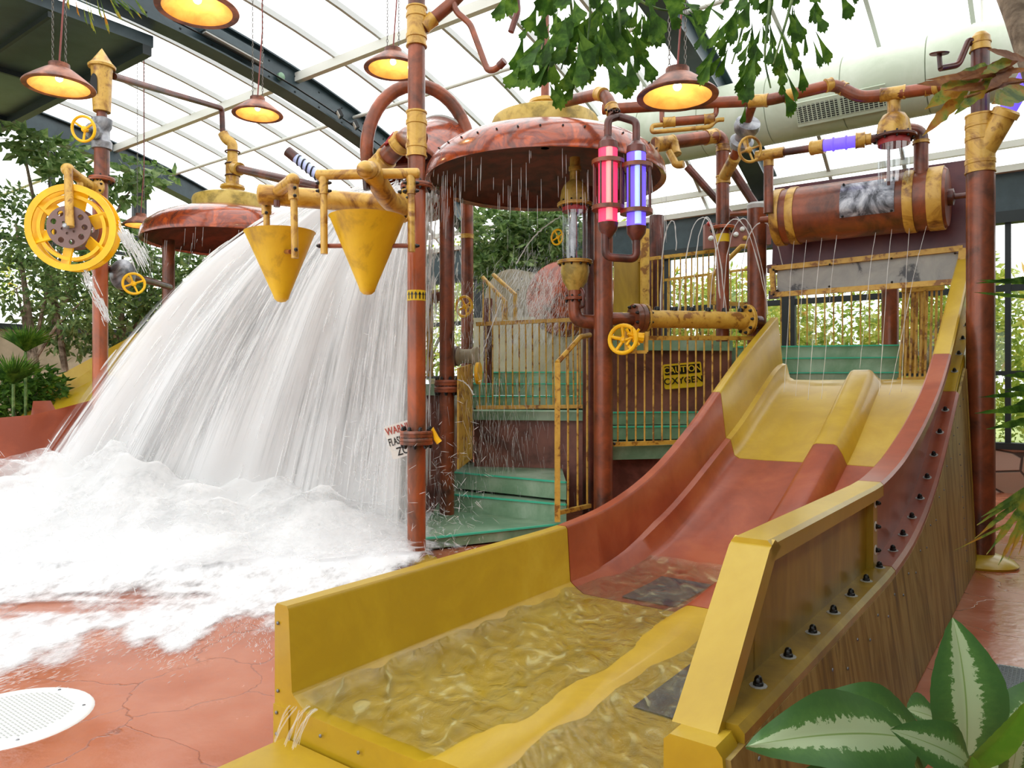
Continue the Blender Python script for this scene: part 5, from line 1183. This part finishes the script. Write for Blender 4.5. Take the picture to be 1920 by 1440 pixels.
for i,(u0,v0,u1,v1) in enumerate(((1489,452,1470,735),(1512,450,1492,742),(1541,446,1515,750),(1569,441,1540,748),(1642,436,1612,690),(1672,430,1648,742),(1705,428,1690,735),(1737,424,1668,740))):
    a=onA(u0,v0,6.85); b=onA(u1,v1,6.35); mid=a.lerp(b,.4)-S*.1+UP*.12
    jet(('leftmost','second from the left','third from the left','fourth from the left','fourth from the right','third from the right','second from the right','rightmost')[i]+' of the thin water streams falling from the drum',[a,a.lerp(b,.3)-S*.03+UP*.06,a.lerp(b,.65)+UP*.04,b],.0045,16,'thin streams below the drum','water_stream',seed=20+i)
jet('thin water jet arcing across the leaves left of the glass cylinder',[P(968,495,9.4),P(990,458,9.2),P(1018,428,9.0),P(1052,405,8.8)],.012,seed=40)
jet('thin slanting water jet in front of the middle railing',[P(903,668,9.6),P(915,630,9.6),P(928,595,9.6),P(940,562,9.6)],.010,seed=41)
jet('small white jet at the flange of the rust pole',[P(858,712,8.9),P(870,716,8.8),P(880,726,8.7),P(888,740,8.6)],.012,14,seed=42)
m=MB()
for k in range(160):
    p=P(230+random.gauss(0,7)+random.random()*30,430,9.0); p=P(222,425,8.8).lerp(P(262,480,9.0),random.random())+V((random.gauss(0,.05),0,random.gauss(0,.04))); d=(V((.5,0,-1))).normalized(); m.tube([p,p+d*random.uniform(.04,.2)],[.005,.002],4,False)
for k in range(120):
    p=P(155,500,8.8).lerp(P(200,590,9.1),random.random())+V((random.gauss(0,.03),0,random.gauss(0,.04))); d=(V((.45,0,-1))).normalized(); m.tube([p,p+d*random.uniform(.04,.16)],[.005,.002],4,False)
single(m,'wheel_spray','droplet','spray thrown off the yellow water wheel','water',P(200,500,9),kind='stuff',smooth=180)
# ================================================================ PLANTS
def leafcloud(mb,c,rad,n,size,seed,droop=.3,asp=.42,shell=.35):
    rg=random.Random(seed)
    for k in range(n):
        d=V((rg.gauss(0,1),rg.gauss(0,1),rg.gauss(0,1))).normalized(); q=(shell+(1-shell)*rg.random()**.5)
        p=V(c)+V((d.x*rad[0],d.y*rad[1],d.z*rad[2]))*q
        ax=(d*.6+V((rg.gauss(0,.7),rg.gauss(0,.7),rg.gauss(0,.5)-droop))).normalized(); L=size*rg.uniform(.6,1.35)
        x,y=frame(ax); t=rg.uniform(0,6.28); sd=x*math.cos(t)+y*math.sin(t); nn=ax.cross(sd)
        mb.add([p,p+ax*L*.45+sd*L*asp*.5+nn*L*.06,p+ax*L,p+ax*L*.45-sd*L*asp*.5+nn*L*.06],[(0,1,2),(0,2,3)])
def tree(label,base,blobs,n,size,mat='leafy',trunk=.07,cat='tree',seed=0,h=None,name='tree',asp=.42):
    base=V(base); o=root(name,label,cat,base)
    m=MB(); tot=sum(r_[0]*r_[2] for _,r_ in blobs)
    for i,(c,r_) in enumerate(blobs): leafcloud(m,c,r_,int(n*r_[0]*r_[2]/tot),size,seed+i,asp=asp)
    part(m,'foliage',mat,o,smooth=0)
    t=MB(); top=max(blobs,key=lambda q:q[0][2])[0]; t.tube([base,base.lerp(V(top),.5)+V((.1,0,0)),V(top)],[trunk,trunk*.75,trunk*.3],8)
    for c,_ in blobs: t.tube([base.lerp(V(top),.45),(base.lerp(V(top),.45)+V(c))/2+UP*.15,V(c)],[trunk*.5,trunk*.35,trunk*.15],6)
    part(t,'trunk','bark',o); return o
def at(u,v,Y,ru,rv,rd): return (P(u,v,Y),(ru/F*Y,rd,rv/F*Y))
tree('dense green shrub tree at the far left behind the yellow wheel',gp(80,13.0)+UP*0,[at(30,420,13,80,70,.8),at(110,470,13,80,70,.8),at(30,540,13,70,60,.8),at(160,560,13,70,70,.8)],2600,.15,seed=1)
tree('leafy tree with fishtail leaves reaching over the left pole',gp(150,14.2),[at(90,285,14,60,26,.5),at(265,325,14,60,18,.5),at(40,262,14,60,22,.5),at(130,325,14,50,26,.5),at(215,355,14,50,22,.5)],620,.24,seed=5,asp=.55)
tree('thin grey-green bush behind the left pole and yellow slide',gp(210,14.6),[at(130,600,14.6,60,70,.7),at(230,480,14.6,60,70,.7),at(240,600,14.6,70,80,.8),at(290,540,14.6,40,80,.6)],2200,.2,seed=9,name='bush',cat='bush')
tree('small leafy bush between the left pole and the falling water',gp(385,14.8),[at(360,520,14.8,50,60,.7),at(400,500,14.8,45,40,.6)],800,.2,seed=12,name='bush',cat='bush')
tree('bright green bush seen under the big dome, left of the glass cylinder',gp(980,14.0),[at(930,440,14,60,60,.8),at(1000,430,14,60,45,.8),at(1040,460,14,50,70,.8),at(950,500,14,70,50,.8)],2600,.22,seed=14,name='bush',cat='bush')
# fan palms at far left
def fan(mb,c,dirv,L,n=16,spread=1.9,w=.03,seed=0,droop=.25):
    rg=random.Random(seed); d=V(dirv).normalized(); x,y=frame(d); sd=x if abs(x.z)<abs(y.z) else y; sd=(sd-UP*sd.z*.3).normalized()
    for k in range(n):
        an=-spread/2+spread*k/(n-1); q=(d*math.cos(an)+sd*math.sin(an)).normalized(); l=L*rg.uniform(.85,1.08); nn=q.cross(d.cross(sd)).normalized()
        pts=[]
        for j in range(5):
            t=j/4; pts.append((V(c)+q*l*t-UP*droop*l*t*t,w*(.35+1.3*t)*(1-t)**.6 if t<1 else 0))
        for (p0,w0),(p1,w1) in zip(pts,pts[1:]): mb.add([p0-nn*w0,p0+nn*w0,p1+nn*w1,p1-nn*w1],[(0,1,2,3)])
for i,(u,v,Y,lb) in enumerate(((48,660,10.6,'upright fan palm at the left edge beside the cream wall'),(25,720,10.2,'low dark fan palm in the left corner behind the red slide wall'))):
    b=P(u,v,Y); o=root('fan_palm',lb,'palm',V((b.x,b.y,0))); m=MB()
    for k in range(7): 
        an=-1.5+k*.5; d=V((math.sin(an)*.7,-.3+.2*(k%2),.9+.2*math.cos(an)))
        fan(m,b,d,.55,14,1.3,.018,k,.2)
    part(m,'fronds','fern',o,smooth=0); part(MB().tube([V((b.x,b.y,0)),b],.02,8),'trunk','leafy',o)
tree('dark low shrub in the left corner behind the red slide wall',gp(20,10.9),[at(15,745,10.9,50,45,.5),at(70,730,11.2,45,40,.5)],900,.16,'fern',.03,seed=77,name='bush',cat='bush')
# outdoor trees beyond the back wall
rg=random.Random(4)
for i,(t,dd_,h,r_) in enumerate(((-5,6,4.6,2.2),(-2.2,9.5,5,2.5),(.6,6,4.4,2.2),(3.2,9.5,5,2.4),(6,6.5,4.8,2.2),(9,11,5.4,2.6),(11.5,7,7,2.3),(15,11.5,9,2.8),(17.5,6.5,7,2.3),(21,11,9,2.8),(24,6.5,7,2.5),(2.2,3.6,4.4,1.7),(4.6,3.8,4.5,1.8),(6.9,3.4,4.5,1.7),(-1.4,3.6,4.5,1.8),(9.4,3.6,4.4,1.8),(31,1,7,2.6),(31,-5,7.5,2.6),(31,-11,7.5,2.6))):
    b=BW0-R*t+S*dd_; b.z=0
    bl=[((b.x+rg.gauss(0,r_*.4),b.y+rg.gauss(0,r_*.4),h*rg.uniform(.3,.85)),(r_*rg.uniform(.5,.8),r_*.6,r_*rg.uniform(.4,.65))) for _ in range(5)]
    tree('yellow-green garden tree beyond the glass wall',b,bl,2800,.2,'outdoor_leaf',.16,seed=30+i,name='garden_tree')['group']='trees outside the glass wall'
    m=None
for i,(t,dd_) in enumerate([(k*2.1-6,1.8+(k%3)*.9) for k in range(15)]):
    b=BW0-R*t+S*dd_; b.z=0; bl=[((b.x,b.y,.7),(1.25,.7,.85))]
    tree('low garden bush beyond the glass wall',b,bl,800,.15,'outdoor_leaf',.04,seed=60+i,name='garden_bush',cat='bush')['group']='bushes outside the glass wall'
# hanging fishtail palm fronds
FT=[(0,.012),(.3,.06),(.62,.16),(.88,.29),(.92,.22),(1.0,.2),(.97,.1),(1.08,.05),(.99,-.03),(1.02,-.11),(.92,-.13),(.93,-.21),(.82,-.25),(.5,-.11),(.25,-.045),(0,-.012)]
def leaflet(mb,p,d,L,nrm,asp=1.0,curl=.12):
    d=V(d).normalized(); n=V(nrm); n=(n-d*n.dot(d)).normalized(); sd=d.cross(n)
    mb.add([V(p)+d*a*L+sd*b*L*asp+n*(-curl*L*a*a+abs(b)*.25*L) for a,b in FT],[tuple(range(len(FT)))])
def frond(label,pts,mat='fern',size=.15,step=.055,seed=0,leafp=1.0,name='palm_branch',asp=1.0):
    rg=random.Random(seed); pts=bend(pts,.25,5); o=root(name,label,'branch',pts[0])
    part(MB().tube(pts,[.009-.005*i/len(pts) for i in range(len(pts))],6),'stem',mat if mat!='fern' else 'leafy',o)
    m=MB(); acc=0
    for a,b in zip(pts,pts[1:]):
        L=(b-a).length; t=0
        while t<L:
            p=a.lerp(b,t/L); d0=(b-a).normalized()
            for sgn in (-1,1):
                if rg.random()>leafp: continue
                side=V((sgn*rg.uniform(.2,1),rg.gauss(0,.45),0)); d=(side*.7+d0*.35+V((0,0,-rg.uniform(.5,1.2)))).normalized()
                sl=rg.uniform(.03,.2); q=p+V((side.x,side.y,-.1)).normalized()*sl
                leaflet(m,q,d,size*rg.uniform(.65,1.3),V((rg.gauss(0,.6),-1,rg.gauss(.2,.4))),asp*rg.uniform(.8,1.25))
            t+=step*rg.uniform(.7,1.3)
    part(m,'leaflets',mat,o,smooth=0); return o
fr_=[('hanging palm branch at the left of the clump over the big dome',[(1005,-70,4.4),(1020,40,4.3),(1018,110,4.3),(1012,165,4.3)],.13),
 ('hanging palm branch second from the left over the big dome',[(1050,-70,4.2),(1075,20,4.1),(1065,90,4.1),(1052,130,4.1)],.15),
 ('hanging palm branch in the middle of the clump, reaching lowest over the dome cap',[(1100,-80,4.2),(1108,20,4.1),(1100,90,4.1),(1105,145,4.1)],.14),
 ('hanging palm branch at the right of the clump over the big dome',[(1150,-70,4.3),(1160,20,4.2),(1165,75,4.2),(1140,120,4.2)],.14),
 ('thin palm branch spreading right above the pendant lamp',[(1120,-90,4.3),(1200,5,4.3),(1250,22,4.3),(1290,14,4.3)],.13),
 ('narrow palm branch left of the right pendant lamp chain',[(1190,-60,4.4),(1195,20,4.4),(1190,50,4.4)],.12),
 ('hanging palm branch at the left of the right clump',[(1395,-70,4.0),(1400,20,3.9),(1385,80,3.9),(1372,120,3.9)],.13),
 ('long hanging palm branch in the middle of the right clump',[(1450,-70,3.9),(1440,40,3.8),(1432,110,3.8),(1445,165,3.8)],.13),
 ('hanging palm branch at the right of the right clump',[(1500,-70,3.9),(1480,20,3.8),(1462,80,3.8),(1450,120,3.8)],.12),
 ('short palm branch at the right end of the right clump',[(1540,-90,4.0),(1545,-30,4.0),(1560,0,4.0)],.11)]
for i,(lb,pts,sz) in enumerate(fr_): frond(lb,[P(*p) for p in pts],'fern',sz*(1.25 if i<6 else 1.1),.085 if i not in (4,5,9) else .1,seed=100+i,asp=.8 if i>5 else 1.0,leafp=.72 if i<6 else .85)
frond('dry drooping palm strands hanging below the dark ceiling at the top left',[P(120,-60,5.5),P(170,-20,5.4),P(225,-15,5.4)],'yellowing_leaf',.2,.08,seed=131,asp=.18)
# dry brown palm leaf at the right edge
o=root('dry_palm_leaf','withered brown and green palm leaf at the right edge','leaf',P(1915,120,3.6))
m=MB(); m3=MB()
def blade(mb,p0,p1,w,sag,nn=V((0,-.5,1))):
    p0,p1=V(p0),V(p1); d=p1-p0; sd=d.cross(V((0,-1,.25))).normalized(); rows=[]
    rj=random.Random(int(p0.x*1e4)+int(p1.z*1e4)); prof=[.2,.45,.7,.85,.95,1,.97,.92,.86,.75,.6,.42,.2,.03]
    for i,k in enumerate(prof):
        t=i/13; k*=rj.uniform(.72,1.15); c=p0+d*t-UP*sag*4*t*(1-t)*-1; rows.append([c-sd*w*k,c+V((0,.15*w,.1*w)),c+sd*w*k])
    mb.grid(rows)
for a,b,w,mb in (((1925,112),(1850,92),.028,m),((1925,130),(1735,150),.03,m),((1910,112),(1800,150),.03,m),((1925,150),(1770,170),.03,m),((1840,150),(1720,158),.03,m),((1900,125),(1850,170),.03,m)): blade(m,P(a[0],a[1],3.6),P(b[0],b[1],3.4),w,.0)
for a,b,w in (((1850,120),(1735,205),.05),((1880,130),(1790,215),.035),((1820,160),(1730,255),.03),((1900,108),(1840,140),.03),((1925,165),(1860,195),.06)): blade(m3,P(a[0],a[1],3.55),P(b[0],b[1],3.4),w,0)
part(m,'dry_blades','dry_leaf',o,smooth=0); part(m3,'green_blades','yellowing_leaf',o,smooth=0); part(MB().tube([P(1930,150,3.6),P(1880,160,3.55),P(1850,172,3.5),P(1810,182,3.45)],.008,6),'stalk','dry_leaf',o)
o=root('palm_tree','pale mottled palm trunk at the top right corner','trunk',P(1935,150,4.2)+V((0,0,0)))
part(MB().tube([P(1880,-60,4.4),P(1912,30,4.3),P(1950,150,4.2),P(2010,420,4.2),P(2090,1300,4.2)],[.08,.075,.075,.085,.09],14),'trunk','bark',o)
# fan palm blades reaching in from the right edge
o=root('fan_palm','green fan palm fronds reaching in from the right edge','palm',V((3.1,4.2,0))); m=MB()
for a,b,w in (((1960,520),(1830,531),.012),((1960,532),(1835,525),.012),((1960,560),(1825,548),.01)): blade(m,P(*a,4.2),P(*b,4.0),w*1.2,0)
for a,b,w in (((1960,735),(1835,745),.012),((1970,760),(1828,775),.016),((1970,700),(1880,705),.014),((1970,780),(1850,805),.016),((1970,720),(1885,732),.02),((1970,740),(1900,760),.02)): blade(m,P(*a,4.2),P(*b,4.0),w*1.4,0)
part(m,'fronds','fern',o,smooth=0); part(MB().tube([V((3.1,4.2,0)),V((3.12,4.2,1.0)),P(1975,640,4.2)],.04,10),'trunk','bark',o)
o=root('fan_palm_leaf','drooping yellowing fan palm leaf at the right edge above the floor','leaf',P(1960,920,3.2)); m=MB()
for a,b,w in (((1950,900),(1832,985),.012),((1950,905),(1828,1010),.012),((1950,905),(1850,1040),.014),((1955,900),(1872,1060),.014),((1955,900),(1890,1050),.014),((1960,900),(1910,1040),.014),((1950,900),(1840,970),.010),((1955,950),(1790,1032),.005)): blade(m,P(*a,3.2),P(*b,3.0),w*1.2,.0)
part(m,'blades','yellowing_leaf',o,smooth=0); part(MB().tube([P(1940,905,3.2),P(1985,860,3.3),P(2020,1000,3.4),V((2.6,3.4,0))],.012,8),'stalk','leafy',o)
# foreground plant with variegated leaves
pl=root('potted_plant','broad leaved plant with pale green striped leaves in the bottom right corner','plant',V((1.02,1.55,0)))
def big_leaf(base,tip,w,nrm,mat,curl=.1,fold=.15,mid=None,nm='leaf',und=.0,seed=0):
    base,tip=V(base),V(tip); d=tip-base; L=d.length; dn=d.normalized(); n=V(nrm); n=(n-dn*n.dot(dn)).normalized(); sd=dn.cross(n); rows=[];uv=[]
    I,J=24,14
    for i in range(I+1):
        t=i/I; ww=w*(math.sin(PI*min(1,t**.8*.97+.03))**.72)*(1 if t<.6 else 1-.12*((t-.6)/.4)); ww=max(ww,w*.015)
        c=base+d*t+n*(curl*L*4*t*(1-t))
        row=[]
        for j in range(J+1):
            s_=j/J*2-1; row.append(c+sd*s_*ww-n*(fold*ww*(-abs(s_))+.06*ww*s_*s_)*-1*-1+n*(und*w*math.sin(t*9+seed)*abs(s_)*.3+.012*w*math.sin(t*60)*abs(s_))); uv.append((t,j/J))
        rows.append(row)
    o=part(MB().grid(rows),nm,mat,pl,smooth=180); 
    uvs(o,uv); return o
yl=1.35
big_leaf(P(1812,1418,1.38),P(1786,1158,1.42),.078*1.0,V((.1,-1,.15)),'variegated',.06,.2,seed=1)
big_leaf(P(1700,1385,1.30),P(1404,1398,1.15),.072,V((.08,-.75,.75)),'variegated',.09,.15,und=.4,seed=2)
big_leaf(P(1740,1400,1.5),P(1508,1322,1.45),.075,V((-.15,-.7,.75)),'variegated',.10,.15,und=.3,seed=3)
big_leaf(P(1822,1440,1.28),P(1668,1368,1.18),.045,V((-.3,-.8,.6)),'variegated',.08,.2,und=.3,seed=4)
big_leaf(P(1810,1440,1.26),P(1925,1312,1.22),.042,V((.5,-.85,.3)),'green_leaf',.05,.3,seed=5)
big_leaf(P(1850,1440,1.5),P(1990,1260,1.5),.06,V((-.4,-.8,.4)),'variegated',.1,.2,und=.3,seed=6)
big_leaf(P(1760,1350,1.62),P(1700,1330,1.6),.05,V((0,-.6,.8)),'variegated',.05,.1,seed=7)
big_leaf(P(1825,1500,1.24),P(1822,1418,1.18),.02,V((0,-1,.3)),'green_leaf',.03,.2,seed=8)
big_leaf(P(1890,1470,1.45),P(1905,1330,1.42),.05,V((.3,-1,.2)),'variegated',.05,.2,seed=9)
big_leaf(P(1700,1500,1.28),P(1440,1500,1.1),.06,V((.1,-.7,.7)),'variegated',.06,.2,seed=10)
st=MB()
for u,v,Y in ((1812,1418,1.38),(1700,1385,1.30),(1740,1400,1.5),(1822,1440,1.28),(1850,1440,1.5),(1890,1470,1.45)): st.tube([P(u,v,Y),P(u,v,Y).lerp(V((1.0,1.42,.45)),.5)+V((.0,.02,.03)),V((1.0+.0002*(u-1800),1.42,.42))],[.006,.008,.009],8)
part(st,'stalks','leafy',pl)
part(MB().lathe([(.14,0),(.2,.4),(.21,.42),(.19,.42),(.18,.38),(.02,.37)],V((1.0,1.42,0)),UP,28),'pot','dome_inside',pl)
# ================================================================ LIGHT, CAMERA
w=bpy.data.worlds.new('World'); sc.world=w; w.use_nodes=True; nt=w.node_tree; bg=nt.nodes['Background']
tc=nnode(nt,'ShaderNodeTexCoord'); sp=nnode(nt,'ShaderNodeSeparateXYZ'); nt.links.new(tc.outputs['Generated'],sp.inputs[0])
r=ramp(nt,[(0.0,(.45,.47,.45)),(.5,(.80,.82,.84)),(.62,(1,1,1)),(1,(1,1,1))])
mr=nnode(nt,'ShaderNodeMapRange'); mr.inputs[1].default_value=-1; mr.inputs[2].default_value=1; nt.links.new(sp.outputs['Z'],mr.inputs[0]); nt.links.new(mr.outputs[0],r.inputs[0])
nt.links.new(r.outputs[0],bg.inputs[0]); bg.inputs[1].default_value=2.7
cam=bpy.data.cameras.new('Camera'); cam.sensor_width=36; cam.sensor_fit='HORIZONTAL'; cam.lens=F/1920*36; cam.clip_start=.05; cam.clip_end=300
co=bpy.data.objects.new('Camera',cam); col.objects.link(co); co.location=(0,0,H); co.rotation_euler=(PI/2,0,0); sc.camera=co
sc.view_settings.view_transform='Standard'; sc.view_settings.look='None'; sc.view_settings.gamma=1; sc.view_settings.exposure=0
sc.view_settings.use_curve_mapping=False
cy=sc.cycles; cy.transparent_max_bounces=28; cy.max_bounces=7; cy.diffuse_bounces=3; cy.glossy_bounces=3; cy.transmission_bounces=3
cy.use_adaptive_sampling=True; cy.adaptive_threshold=.03; cy.use_denoising=True; cy.sample_clamp_indirect=6; cy.caustics_reflective=False; cy.caustics_refractive=False
